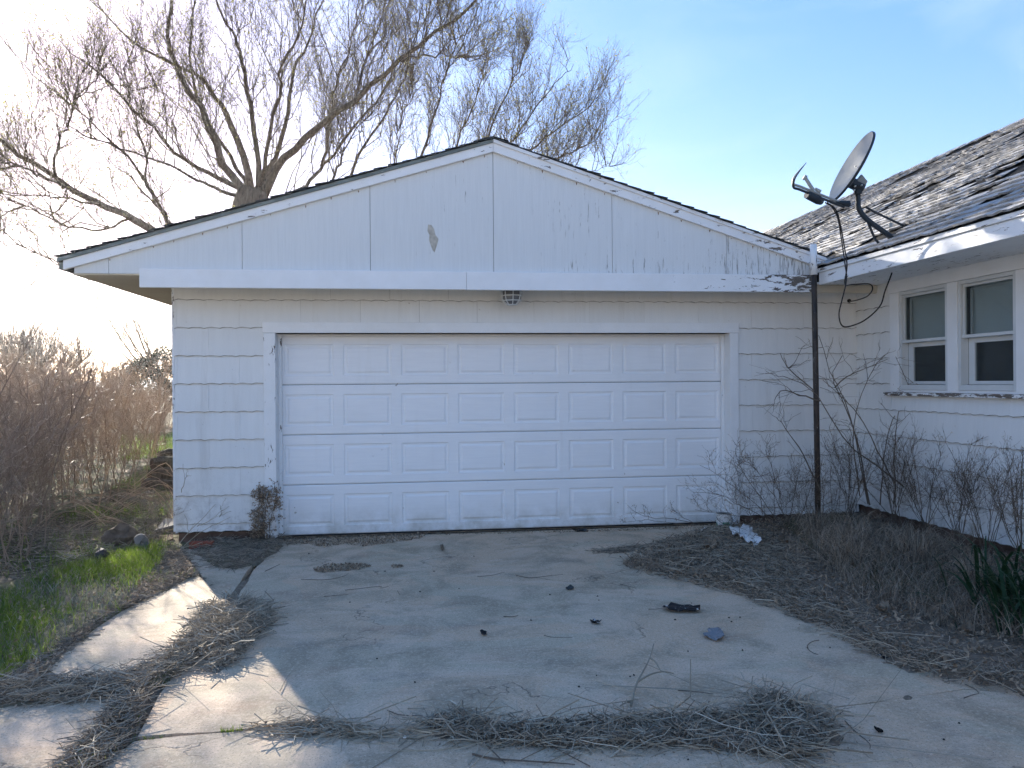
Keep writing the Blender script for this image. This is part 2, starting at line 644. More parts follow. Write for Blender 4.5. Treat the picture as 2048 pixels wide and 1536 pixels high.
M = {}
M['siding'] = mk_siding()
M['gable'] = mk_gable()
M['lap_shadow'] = plain('painted_lap_shadow', (0.27, 0.265, 0.25), 0.9, 0.1, var=0.7, scale=5)  # lap shadow lines painted as a dark strip along each shingle's lower edge
M['door'] = mk_door()
M['fascia'] = mk_trim('flaking_white_fascia_paint', 2.2, 4.15, 0.72, 0.47, (1.6, 9, 5))
M['rake'] = mk_trim('flaking_white_rake_paint', -3.6, 4.6, 0.655, 0.60, (2.2, 9, 6), 4.0)
M['casing'] = mk_trim('scuffed_white_casing_paint', -2.0, 0.5, 0.60, 0.72, (7, 7, 2.0), 4.0)
M['header'] = mk_trim('white_header_paint', -2.0, 4.0, 0.78, 0.78, (2, 9, 6))
M['eave'] = mk_trim('flaking_white_eave_paint', 4.0, 5.0, 0.62, 0.62, (8, 1.3, 8), 4.0)
M['housetrim'] = mk_trim('aged_white_window_paint', 4.0, 5.0, 0.72, 0.72, (6, 4, 3))
M['sillwood'] = mk_trim('peeled_sill_paint', 4.0, 5.0, 0.49, 0.49, (8, 2.0, 8), 5.0)
M['concrete'] = mk_concrete()
M['ground'] = mk_ground()
M['shingle'] = mk_shingle()
M['felt'] = plain('black_roofing_felt', (0.018, 0.017, 0.016), 0.9, 0.15, var=0.5)
M['darkshingle'] = plain('dark_grey_roof_shingle', (0.06, 0.065, 0.065), 0.9, 0.2, var=0.4, scale=12)
M['drip'] = plain('grey_green_drip_edge', (0.17, 0.20, 0.19), 0.6, 0.3, var=0.25)
M['underlay'] = plain('tar_paper', (0.05, 0.045, 0.04), 0.9, 0.1)
M['soffit'] = plain('cream_soffit_paint', (0.60, 0.56, 0.47), 0.7, 0.2, var=0.08, scale=2)
M['sash'] = plain('white_aluminium_sash', (0.66, 0.68, 0.68), 0.45, 0.4, var=0.08, scale=3)
M['footing'] = plain('rust_brown_footing', (0.135, 0.085, 0.065), 0.9, 0.15, var=0.45, scale=7)
M['brick'] = plain('red_brick_face', (0.27, 0.075, 0.045), 0.85, 0.2, var=0.3, scale=14)
M['dish_face'] = plain('dusty_grey_dish_paint', (0.34, 0.34, 0.31), 0.5, 0.35, var=0.14, scale=5)
M['dish_dark'] = plain('dark_blue_grey_steel', (0.018, 0.026, 0.033), 0.5, 0.4, var=0.25)
M['dish_pale'] = plain('pale_grey_plastic', (0.33, 0.35, 0.34), 0.5, 0.4, var=0.15)
M['bolt'] = plain('zinc_bolt', (0.6, 0.6, 0.58), 0.35, 0.5, 0.6, var=0.1)
M['cable'] = plain('black_rubber_cable', (0.012, 0.012, 0.014), 0.5, 0.4, var=0.2)


def mk_pole():
    t = NT('rusted_dark_pipe')
    n = t.noise(9, 6, 0.7, t.pos((3, 3, 0.8)))
    c = t.mix(t.ramp(n, 0.35, 0.6), (0.022, 0.02, 0.02), (0.075, 0.055, 0.042))
    c = t.mix(t.ramp(t.noise(16, 5, 0.7, t.pos((3, 3, 0.6))), 0.63, 0.66, 0, 0.8), c, (0.38, 0.36, 0.33))
    t.bump(n, 0.4, 0.004)
    return t.done(c, 0.6, 0.4)


M['pole'] = mk_pole()
M['polewhite'] = mk_trim('white_pipe_paint', 3.0, 5.0, 0.66, 0.66, (6, 6, 2))
M['bark'] = mk_bark('grey_brown_bark', (0.06, 0.048, 0.036), (0.22, 0.175, 0.13))
M['twig'] = stemmat('grey_twig', (0.11, 0.082, 0.05), (0.22, 0.175, 0.11), 0.6)
M['bud'] = leafmat('young_olive_leaf', (0.17, 0.165, 0.045), (0.30, 0.28, 0.09), 0.6)
M['brush'] = leafmat('red_brown_brush_stem', (0.36, 0.27, 0.195), (0.66, 0.545, 0.42), 0.42)
M['brushdark'] = leafmat('dark_brush_stem', (0.26, 0.195, 0.15), (0.54, 0.435, 0.34), 0.4)
M['weed'] = stemmat('dead_weed_stem', (0.06, 0.047, 0.036), (0.24, 0.19, 0.145), 0.75, 0.15)
M['straw'] = stemmat('grey_straw', (0.26, 0.215, 0.155), (0.58, 0.51, 0.40), 0.75, 0.15)
M['strawdark'] = stemmat('weathered_dark_straw', (0.10, 0.08, 0.06), (0.52, 0.44, 0.345), 0.85, 0.1)
M['grass'] = leafmat('fresh_green_grass', (0.085, 0.16, 0.02), (0.22, 0.29, 0.05), 0.5)
M['dullgrass'] = leafmat('dull_green_grass', (0.035, 0.06, 0.025), (0.12, 0.14, 0.06), 0.3)
M['iris'] = leafmat('dark_green_blade', (0.010, 0.032, 0.018), (0.03, 0.075, 0.03), 0.2)
M['litter'] = leafmat('brown_dead_leaf', (0.14, 0.105, 0.075), (0.48, 0.37, 0.265), 0.15, 0.9, 0.05)
M['evergreen'] = leafmat('dark_evergreen_leaf', (0.035, 0.045, 0.026), (0.085, 0.09, 0.055), 0.25)
M['stone'] = plain('grey_field_stone', (0.24, 0.22, 0.20), 0.85, 0.2, var=0.3, scale=9)
M['boulder'] = plain('brown_lichened_boulder', (0.13, 0.10, 0.075), 0.9, 0.15, var=0.5, scale=12)
M['darkstone'] = plain('black_stone', (0.025, 0.023, 0.022), 0.45, 0.5, var=0.4, scale=9)
M['wood'] = mk_bark('split_log_wood', (0.10, 0.06, 0.04), (0.23, 0.15, 0.10), 10)
M['hill'] = plain('hazy_grey_hill', (0.20, 0.23, 0.25), 0.95, 0.05, var=0.15, scale=0.02)

# ------------------------------------------------------------------ ground and driveway
def G(pts): return [(gp(x, y).x, gp(x, y).y) for x, y in pts]


SLABS = [
    [(562, 1079), (1000, 1064), (1450, 1049), (1575, 1062), (1700, 1190), (1900, 1290), (2250, 1395), (1930, 1376), (1680, 1414), (1500, 1442), (1200, 1468), (850, 1479), (640, 1457), (500, 1457),
     (270, 1475), (300, 1420), (352, 1345), (450, 1280), (492, 1228), (470, 1200), (500, 1150), (545, 1100)],
    [(352, 1101), (470, 1088), (532, 1098), (494, 1144), (462, 1190), (440, 1186), (398, 1145)],
    [(90, 1338), (150, 1285), (240, 1225), (350, 1165), (400, 1152), (452, 1196), (478, 1212), (400, 1272), (322, 1330), (230, 1362), (140, 1364)],
    [(-260, 1420), (0, 1412), (200, 1396), (262, 1388), (236, 1432), (150, 1510), (60, 1600), (-260, 1800)],
    [(273, 1480), (500, 1460), (640, 1460), (850, 1484), (1200, 1475), (1500, 1449), (1680, 1416.5), (1930, 1378.5), (2260, 1400), (2600, 1480), (2900, 1800), (130, 1600), (205, 1532)],
]
SLABG = [G(s) for s in SLABS]
_c = gp(130, 1600)
k_ = len(SLABG[4]) - 2
SLABG[4][k_ - 1:k_] = [(4.4, 2.5), (4.6, -12.0), (-3.4, -12.0), (-2.2, 0.5)]


def jag(poly, amp, step):
    out = []
    n = len(poly)
    for i in range(n):
        a, b = Vector(poly[i]), Vector(poly[(i + 1) % n])
        k = max(1, int((b - a).length / step))
        for j in range(k):
            p = a + (b - a) * (j / k)
            out.append((p.x + random.uniform(-amp, amp), p.y + random.uniform(-amp, amp)))
    return out


xs = np.unique(np.concatenate([np.linspace(-500, -20, 14), np.linspace(-20, -7, 40), np.linspace(-7, 9, 130), np.linspace(9, 20, 12), np.linspace(20, 500, 12)]))
ys = np.unique(np.concatenate([np.linspace(-60, -4, 8), np.linspace(-4, 1, 10), np.linspace(1, 12, 100), np.linspace(12, 40, 60), np.linspace(40, 700, 20)]))
GX, GY = np.meshgrid(xs, ys)
inside = np.zeros(GX.shape, dtype=bool)
for s in SLABG: inside |= inpoly(GX, GY, s)


def lump(x, y, f, seed):
    r = np.random.default_rng(seed)
    z = 0
    for k in range(6):
        a = r.uniform(0, 6.28)
        w = f * r.uniform(0.6, 1.7)
        z = z + np.sin((x * np.cos(a) + y * np.sin(a)) * w + r.uniform(0, 6.28))
    return z / 6


BED = G([(1240, 1128), (1330, 1085), (1448, 1056), (1640, 1040), (1760, 1020), (2048, 1105), (2500, 1290), (2500, 1480), (2048, 1395), (1830, 1346), (1720, 1296), (1600, 1236), (1480, 1186), (1380, 1163)])


def ground_z(x, y):
    x, y = np.asarray(x, float), np.asarray(y, float)
    z = 0.012 + 0.03 * lump(x, y, 1.1, 3) + 0.018 * lump(x, y, 5.0, 4)
    ins = np.zeros(x.shape, dtype=bool)
    for s in SLABG: ins |= inpoly(x, y, s)
    near = (x > -3.0) & (y < 9)
    z = np.where(near, np.minimum(z, 0.03) - 0.012, z)
    bed = inpoly(x, y, BED)
    z = np.where(ins & ~bed, -0.05, z)
    z = np.where(bed, 0.02 + 0.02 * lump(x, y, 3, 5) + np.clip((x - 2.6) * 0.02, 0, 0.06), z)
    z = np.where((x > -2.4) & (y > 8.1), -0.02, z)
    return z


GZ = ground_z(GX, GY)
ny, nx = GX.shape
ii = (np.arange(ny - 1)[:, None] * nx + np.arange(nx - 1)[None, :]).ravel()
me = npmesh('ground', np.stack([GX.ravel(), GY.ravel(), GZ.ravel()], 1), np.stack([ii, ii + 1, ii + nx + 1, ii + nx], 1), M['ground'], True)
tag(link('ground', me), kind='structure')

drive = empty('driveway', (0.9, 4.5, 0))
drive['kind'] = 'structure'
for s in SLABG:
    o = jag(s, 0.012, 0.16)
    MB().prism([(x, y, -0.12) for x, y in o], (0, 0, 0.12)).build('concrete_slab', M['concrete'], drive)

yard = [(x, y) for x, y in ((-30, -80), (40, -80), (40, -12.1), (4.6, -12.1), (-3.4, -12.1), (-30, -12.1))]
tag(MB().prism([(x, y, -0.05) for x, y in yard], (0, 0, 0.06)).build('added_bounce_sheet', plain('pale_bounce_surface', (0.40, 0.37, 0.33), 0.95, 0.1, var=0.2, scale=4)), kind='structure')  # unseen pale sheet added behind the camera to bounce light onto the walls
hx = np.linspace(-700, 700, 90)
hz = 7 + 5 * lump(hx, hx * 0, 0.012, 8) + 2.5 * lump(hx, hx * 0, 0.09, 9)
V = np.concatenate([np.stack([hx, np.full_like(hx, 560), hx * 0 - 2], 1), np.stack([hx, np.full_like(hx, 600), hz], 1), np.stack([hx, np.full_like(hx, 690), hx * 0 - 2], 1)])
i = np.arange(89)
tag(link('hills', npmesh('hills', V, np.concatenate([np.stack([i, i + 1, i + 91, i + 90], 1), np.stack([i + 90, i + 91, i + 181, i + 180], 1)]), M['hill'], True)), kind='structure')

# ------------------------------------------------------------------ siding shingles (shared by garage and house)
PITCH_W, EXPO = 0.61, 0.285
_cache = {}


def shingle_mesh(s0, s1, h, axis, clipped):
    """one asbestos cement shingle, wavy lower edge; local frame: s along, n out of the wall, z up; origin at (s0, wall, row line)"""
    w = s1 - s0
    ph = s0 % 0.1525
    key = (round(w, 3), round(ph, 3), round(h, 3), axis)
    if key in _cache: return _cache[key]
    k = max(2, int(w / 0.038))
    n_lo, n_hi, lip = 0.021, 0.006, 0.009
    g = 0.0009
    V = []
    for j in range(k + 1):
        s = g + (w - 2 * g) * j / k
        wz = 0.0055 * math.sin((s + ph) * 2 * math.pi / 0.1525) + 0.002 * math.sin((s + ph) * 2 * math.pi / 0.0762 + 1)
        zb = wz
        V += [(s, n_lo, zb), (s, n_hi, h), (s, n_lo - lip, zb), (s, 0.0005, h)]
    Q = []
    D = []
    n5 = len(V)
    for j in range(k + 1):
        V.append((V[j * 4][0], n_lo - 0.0002, V[j * 4][2] + 0.0042 + 0.0016 * math.sin(j * 2.3 + ph * 40)))
    for j in range(k):
        a, b = j * 4, j * 4 + 4
        Q += [(n5 + j, n5 + j + 1, b + 1, a + 1), (a + 1, b + 1, b + 3, a + 3)]
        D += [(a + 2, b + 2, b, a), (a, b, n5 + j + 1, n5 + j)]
    Q += [(0, 1, 3, 2), (k * 4, k * 4 + 2, k * 4 + 3, k * 4 + 1)]
    nq = len(Q)
    Q += D
    if axis == 'x': V = [(s, -n, z) for s, n, z in V]
    else: V = [(-n, s, z) for s, n, z in V]
    me = npmesh('siding_shingle', V, np.array(Q), M['siding'])
    me.materials.append(M['lap_shadow'])
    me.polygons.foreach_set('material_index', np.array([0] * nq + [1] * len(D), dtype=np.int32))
    _cache[key] = me
    return me


def lay_siding(parent, axis, plane, a0, a1, rows, z_bot, z_top, holes, joint0):
    """rows: list of row lines (z); holes: list of (s0,s1,z0,z1)"""
    n = 0
    for r, z in enumerate(rows):
        zt = min(z + EXPO + 0.02, z_top)
        zb = max(z, z_bot)
        off = joint0 + (r % 2) * PITCH_W / 2
        j = math.floor((a0 - off) / PITCH_W)
        s = off + j * PITCH_W
        while s < a1:
            c0, c1 = max(s, a0), min(s + PITCH_W, a1)
            s += PITCH_W
            if c1 - c0 < 0.02: continue
            spans = [(c0, c1)]
            low = []
            for (h0, h1, q0, q1) in holes:
                if zb + 0.02 < q1 and zb + EXPO > q0:
                    if zb < q0 - 0.03:
                        low += [(max(u0, h0), min(u1, h1), q0 - zb) for (u0, u1) in spans if h1 > u0 + 0.02 and h0 < u1 - 0.02]
                    ns = []
                    for (u0, u1) in spans:
                        if h1 <= u0 or h0 >= u1: ns.append((u0, u1)); continue
                        if h0 > u0 + 0.02: ns.append((u0, h0))
                        if h1 < u1 - 0.02: ns.append((h1, u1))
                    spans = ns
            for (u0, u1, hh) in [(a, b, zt - zb) for a, b in spans] + low:
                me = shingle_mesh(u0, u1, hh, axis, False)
                dz = random.uniform(-0.003, 0.003)
                loc = (u0, plane - random.uniform(0, 0.0015), zb + dz) if axis == 'x' else (plane - random.uniform(0, 0.0015), u0, zb + dz)
                o = link('shingle', me, parent, loc)
                n += 1
    return n


# ------------------------------------------------------------------ garage
GL, GR, WY, DY = -2.464, 4.92, 8.07, 8.236         # wall left / right, wall face, door face
GYP = 7.60                                        # gable panel face
OX0, OX1, OZ = -1.467, 3.405, 2.132               # door opening
BACK = 15.4
garage = empty('garage', (1.0, 11.5, 0), 'white attached garage with low gable, wavy-edged siding shingles and wide panelled door', 'garage')
w = MB()
w.box((GL, WY, 0.10), (OX0 - 0.022, WY + 0.13, 2.66))
w.box((OX1 + 0.022, WY, 0.10), (GR, WY + 0.13, 2.66))
w.box((OX0 - 0.022, WY, OZ + 0.003), (OX1 + 0.022, WY + 0.13, 2.66))
w.box((GL, WY + 0.13, 0.10), (GL + 0.13, BACK, 2.66))
w.box((GL + 0.13, BACK - 0.13, 0.10), (GR, BACK, 2.66))
w.prism([(GL, BACK - 0.13, 2.66), (GR, BACK - 0.13, 2.66), (GR, BACK - 0.13, 2.72), (0.75, BACK - 0.13, 3.99), (GL, BACK - 0.13, 3.02)], (0, 0.13, 0))
w.box((GR - 0.02, WY + 0.13, 0.0), (GR + 0.12, BACK, 2.66))
wall = w.build('wall', M['underlay'], garage)
MB().box((GL - 0.8, WY + 0.02, 2.672), (GR, BACK, 2.69)).build('ceiling', M['underlay'], garage)
rows = [0.19 + EXPO * k for k in range(-1, 9)]
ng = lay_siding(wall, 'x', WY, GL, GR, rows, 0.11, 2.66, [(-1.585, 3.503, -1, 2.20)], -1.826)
MB().box((GL - 0.022, WY - 0.016, 0.12), (GL, WY + 0.05, 2.66)).build('corner_strip', M['casing'], garage, bevel=0.003)
# footing under the front wall and the paved floor inside
MB().box((GL + 0.02, WY + 0.02, -0.1), (OX0 - 0.05, WY + 0.12, 0.10)).build('footing', M['footing'], garage)
MB().box((OX1 + 0.05, WY + 0.02, -0.1), (GR, WY + 0.12, 0.10)).build('footing', M['footing'], garage)
MB().box((OX0, DY + 0.06, -0.1), (OX1, BACK - 0.2, -0.012)).build('garage_floor', M['concrete'], garage)

# casing round the door
MB().box((-1.585, WY - 0.038, 0.03), (OX0, WY - 0.014, 2.132)).build('door_casing', M['casing'], garage, bevel=0.003)
MB().box((OX1, WY - 0.038, 0.02), (3.503, WY - 0.014, 2.132)).build('door_casing', M['casing'], garage, bevel=0.003)
MB().box((-1.592, WY - 0.041, 2.134), (3.508, WY - 0.014, 2.244)).build('door_header', M['header'], garage, bevel=0.003)
MB().box((-1.585, WY - 0.014, 0.03), (OX0 - 0.003, WY, 2.2)).box((OX1 + 0.003, WY - 0.014, 0.03), (3.503, WY, 2.2)).build('furring_strip', M['underlay'], garage)
for x0, x1 in ((OX0 - 0.02, OX0), (OX1, OX1 + 0.02)):
    MB().box((x0, WY - 0.012, 0.02), (x1, DY + 0.02, OZ)).build('door_jamb', M['casing'], garage)
for x0, x1 in ((OX0, OX0 + 0.035), (OX1 - 0.035, OX1)):
    MB().box((x0, DY - 0.04, 0.02), (x1, DY - 0.012, OZ - 0.02)).build('door_stop', M['casing'], garage, bevel=0.003)
MB().box((OX0, DY - 0.05, OZ - 0.022), (OX1, DY - 0.012, OZ - 0.001)).build('door_stop', M['header'], garage, bevel=0.003)

# sectional door: 4 sections of 8 raised panels
gd = empty('garage_door', wloc(garage))
gd.parent = garage
gd.location = (0.97 - wloc(garage).x, DY - wloc(garage).y, 0)
DX0, DX1, DZ0, SH = OX0 + 0.004, OX1 - 0.004, 0.012, 0.5285
PW, PH = 0.505, 0.335
pitch = (DX1 - DX0) / 8.0


def ring(w, h, y): return [(-w / 2, y, -h / 2), (w / 2, y, -h / 2), (w / 2, y, h / 2), (-w / 2, y, h / 2)]


V = ring(PW, PH, 0) + ring(PW - 0.018, PH - 0.018, 0.010) + ring(PW - 0.055, PH - 0.055, 0.011) + ring(PW - 0.095, PH - 0.095, 0.0015)
Q = []
for k in range(3):
    for j in range(4):
        Q.append((k * 4 + j, k * 4 + (j + 1) % 4, k * 4 + 4 + (j + 1) % 4, k * 4 + 4 + j))
Q.append((12, 13, 14, 15))
panel_me = npmesh('raised_panel', V, np.array(Q), M['door'])
for s in range(4):
    z0 = DZ0 + s * (SH + 0.001)
    z1 = z0 + SH - 0.004
    b = MB()
    cz = (z0 + z1) / 2 - 0.004
    xe = [DX0]
    for c in range(8):
        cx = DX0 + pitch * (c + 0.5)
        xe += [cx - PW / 2, cx + PW / 2]
    xe.append(DX1)
    tilt = [0.0, 0.0012, -0.001, 0.0015][s]

    def quad(x0, x1, q0, q1):
        b.poly([(x0, DY + tilt, q0), (x1, DY + tilt, q0), (x1, DY + tilt, q1), (x0, DY + tilt, q1)], [(0, 1, 2, 3)])
    lip = 0.012
    quad(DX0, DX1, z0 + lip, cz - PH / 2)
    quad(DX0, DX1, cz + PH / 2, z1 - lip)
    for k in range(0, len(xe), 2):
        quad(xe[k], xe[k + 1], cz - PH / 2, cz + PH / 2)
    # rolled lips of the section joint and the sheet's back
    y = DY + tilt
    b.poly([(DX0, y, z0 + lip), (DX1, y, z0 + lip), (DX1, y + 0.008, z0), (DX0, y + 0.008, z0)], [(0, 1, 2, 3)])
    b.poly([(DX0, y, z1 - lip), (DX1, y, z1 - lip), (DX1, y + 0.008, z1), (DX0, y + 0.008, z1)], [(0, 1, 2, 3)])
    b.box((DX0, y + 0.018, z0), (DX1, y + 0.05, z1))
    b.build('door_section', M['door'], gd)
    for c in range(8):
        cx = DX0 + pitch * (c + 0.5)
        link('raised_panel', panel_me, gd, (cx, y, cz))
MB().box((DX0, DY + 0.004, 0.001), (DX1, DY + 0.045, 0.014)).build('bottom_seal', M['cable'], gd)

# gable: roof lines
AX, AZ = 0.75, 4.05
SLL, SLR = 0.302, 0.325
LX, RX = -3.35, 4.36


def roof_z(x): return AZ - (SLL * (AX - x) if x < AX else SLR * (x - AX))


seams = [-3.22, -2.91, -1.69, -0.47, AX, 1.97, 3.19, 4.12]
for a, b in zip(seams[:-1], seams[1:]):
    g = 0.0022
    za, zb = roof_z(a) - 0.10, roof_z(b) - 0.10
    pts = [(a + g, GYP, 2.667), (b - g, GYP, 2.667), (b - g, GYP, max(zb, 2.69)), (a + g, GYP, max(za, 2.68))]
    MB().prism(pts, (0, 0.016, 0)).build('gable_panel', M['gable'], garage, bevel=0.0012)
MB().prism([(-3.2, GYP + 0.017, 2.68), (4.1, GYP + 0.017, 2.68), (4.1, GYP + 0.017, roof_z(4.1) - 0.04), (AX, GYP + 0.017, AZ - 0.04), (-3.2, GYP + 0.017, roof_z(-3.2) - 0.04)], (0, 0.02, 0)).build('gable_backing', M['underlay'], garage)
# torn patch in the panel left of the ridge
pt = [yp(x, y, GYP - 0.0015) for x, y in ((856, 449), (863, 450), (868, 458), (871, 470), (877, 478), (874, 490), (869, 505), (865, 500), (861, 489), (858, 480), (859, 470), (855, 462))]
MB().prism([tuple(p) for p in pt], (0, 0.001, 0)).build('bare_patch', plain('exposed_plywood_core', (0.46, 0.43, 0.37), 0.85, 0.15, var=0.3, scale=16), garage)


RUST = plain('rusty_nail_brown', (0.20, 0.13, 0.085), 0.9, 0.1, var=0.5, scale=40)
nx_ = -2.9
while nx_ < 4.0:
    zz = roof_z(nx_) - 0.137 - random.uniform(0, 0.012)
    d_ = random.uniform(0.010, 0.035)
    w_ = random.uniform(0.004, 0.008)
    if zz - d_ > 2.74:
        MB().prism([(nx_ - w_, GYP - 0.0012, zz), (nx_ + w_, GYP - 0.0012, zz), (nx_ + w_ * .6, GYP - 0.0012, zz - d_ * .6), (nx_ + w_ * .1, GYP - 0.0012, zz - d_), (nx_ - w_ * .5, GYP - 0.0012, zz - d_ * .6)], (0, 0.001, 0)).build('rusty_nail', RUST, garage)
    nx_ += random.uniform(0.18, 0.42)


def slope_board(x0, x1, top, bot, y0, y1, name, mat, bev=0.003, cut0=None):
    z0, z1 = roof_z(x0), roof_z(x1)
    MB().prism([(x0, y0, z0 + bot), (x1, y0, z1 + bot), (x1, y0, z1 + top), (x0, y0, z0 + top)], (0, y1 - y0, 0)).build(name, mat, garage, bevel=bev)


slope_board(LX + 0.05, AX - 0.001, -0.040, -0.135, 7.562, 7.598, 'rake_board', M['rake'])
slope_board(AX + 0.001, RX, -0.040, -0.135, 7.562, 7.598, 'rake_board', M['rake'])
slope_board(LX, AX - 0.001, -0.012, -0.048, 7.545, 7.561, 'rake_trim', M['drip'])
slope_board(AX + 0.001, RX, -0.012, -0.048, 7.545, 7.561, 'rake_trim', M['rake'])
MB().box((-2.62, 7.552, 2.532), (0.47, 7.596, 2.712)).build('fascia_board', M['fascia'], garage, bevel=0.003)
MB().box((0.4725, 7.552, 2.530), (4.10, 7.596, 2.711)).build('fascia_board', M['fascia'], garage, bevel=0.003)
# soffits
MB().box((-3.24, 7.617, 2.655), (4.10, WY, 2.668)).build('soffit', M['soffit'], garage)
MB().box((-3.24, WY, 2.656), (GL - 0.024, BACK, 2.668)).build('soffit', M['soffit'], garage)
MB().box((LX, 7.60, 2.70), (LX + 0.03, BACK, 2.80)).build('eave_board', M['drip'], garage)
MB().box((4.10, 7.66, 2.535), (4.915, 7.70, 2.625)).build('corner_beam', M['soffit'], garage, bevel=0.012)
MB().box((4.11, 7.70, 2.635), (4.92, WY, 2.655)).build('soffit', M['housetrim'], garage)
# roof: decking and shingle courses
MB().prism([(LX, 7.57, roof_z(LX) - 0.045), (AX, 7.57, AZ - 0.045), (AX, 7.57, AZ - 0.012), (LX, 7.57, roof_z(LX) - 0.012)], (0, BACK - 7.5, 0)) \
    .prism([(AX, 7.57, AZ - 0.045), (4.8, 7.57, roof_z(4.8) - 0.045), (4.8, 7.57, roof_z(4.8) - 0.012), (AX, 7.57, AZ - 0.012)], (0, BACK - 7.5, 0)).build('roof', M['felt'], garage)
for side in (-1, 1):
    x = LX - 0.02 if side < 0 else RX
    k = 0
    while (x < AX if side < 0 else x > AX):
        L = 0.19
        xa, xb = x, x - side * L
        if side < 0: xb = min(xb, AX)
        else: xb = max(xb, AX)
        y0 = 7.53 + random.uniform(-0.012, 0.012)
        lift = random.uniform(0.006, 0.02)
        za, zb = roof_z(xa) + lift, roof_z(xb) - 0.004
        MB().hexa([(xa, y0, za - 0.008), (xb, y0, zb - 0.008), (xb, BACK + 0.1, zb - 0.008), (xa, BACK + 0.1, za - 0.008),
                   (xa, y0, za), (xb, y0, zb), (xb, BACK + 0.1, zb), (xa, BACK + 0.1, za)]).build('shingle_course', M['darkshingle'], garage)
        x -= side * 0.14
MB().prism([(AX - 0.15, 7.53, AZ - 0.03), (AX, 7.53, AZ + 0.012), (AX + 0.15, 7.53, AZ - 0.03), (AX, 7.53, AZ + 0.001)], (0, BACK - 7.4, 0)).build('ridge_cap', M['darkshingle'], garage)

# ------------------------------------------------------------------ house
HX, HY0, HY1 = 4.92, -3.0, 17.5
house = empty('house', (7.6, 6.0, 0), 'white shingle-sided house with bleached crumbling roof and double windows, right of the garage', 'house')
WY0, WY1, WZ0, WZ1 = 5.58, 7.424, 1.50, 2.60       # window opening incl. trim
w = MB()
w.box((HX, HY0, 0.2), (HX + 0.13, WY0, 2.63)).box((HX, WY1, 0.2), (HX + 0.13, WY, 2.63)).box((HX, WY0, 0.2), (HX + 0.13, WY1, WZ0)).box((HX, WY0, WZ1), (HX + 0.13, WY1, 2.63))
w.box((HX, HY0 - 0.13, 0.2), (10.4, HY0, 2.63)).box((10.4, HY0, 0.2), (10.53, HY1, 2.63)).box((HX, HY1, 0.2), (10.4, HY1 + 0.13, 2.63))
hwall = w.build('wall', M['underlay'], house)
EXPO = 0.2735
hr = [1.559 + EXPO * k for k in range(-5, 4)]
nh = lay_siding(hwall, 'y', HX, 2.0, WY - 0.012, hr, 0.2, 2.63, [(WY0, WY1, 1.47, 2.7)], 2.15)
MB().box((HX + 0.025, HY0, -0.15), (HX + 0.13, WY, 0.20)).build('footing', M['footing'], house)
MB().box((HX - 0.016, 2.0 - 0.4, 0.22), (HX, 2.0, 2.63)).build('siding_end_board', M['housetrim'], house)

# two double-hung windows in one white surround
X0 = HX - 0.028
MB().box((X0, WY1 - 0.145, 1.475), (HX, WY1, 2.50)).build('window_casing', M['housetrim'], house, bevel=0.003)
MB().box((X0, 6.42, 1.475), (HX + 0.05, 6.553, 2.50)).build('window_casing', M['housetrim'], house, bevel=0.003)
MB().box((X0, WY0, 1.475), (HX, 5.73, 2.50)).build('window_casing', M['housetrim'], house, bevel=0.003)
MB().box((X0 - 0.003, WY0 - 0.02, 2.502), (HX, WY1 + 0.02, 2.628)).build('window_head', M['housetrim'], house, bevel=0.003)
MB().box((X0 - 0.045, WY0 - 0.04, 1.437), (HX, WY1 + 0.05, 1.472)).build('window_sill', M['sillwood'], house, bevel=0.004, jitter=0.0015)


def mk_glass():
    t = NT('dusty_window_glass')
    tr = t.new('BsdfTransparent')
    tr.inputs[0].default_value = (0.92, 0.95, 0.95, 1)
    c = t.mix(t.ramp(t.noise(3, 4), 0.3, 0.7), (0.10, 0.12, 0.12), (0.15, 0.17, 0.17))
    t.done(c, 0.06, 0.9)
    mx = t.new('MixShader')
    mx.inputs[0].default_value = 0.2
    t.l.new(tr.outputs[0], mx.inputs[1])
    t.l.new(t.b.outputs[0], mx.inputs[2])
    t.l.new(mx.outputs[0], t.n['Material Output'].inputs['Surface'])
    return t.m


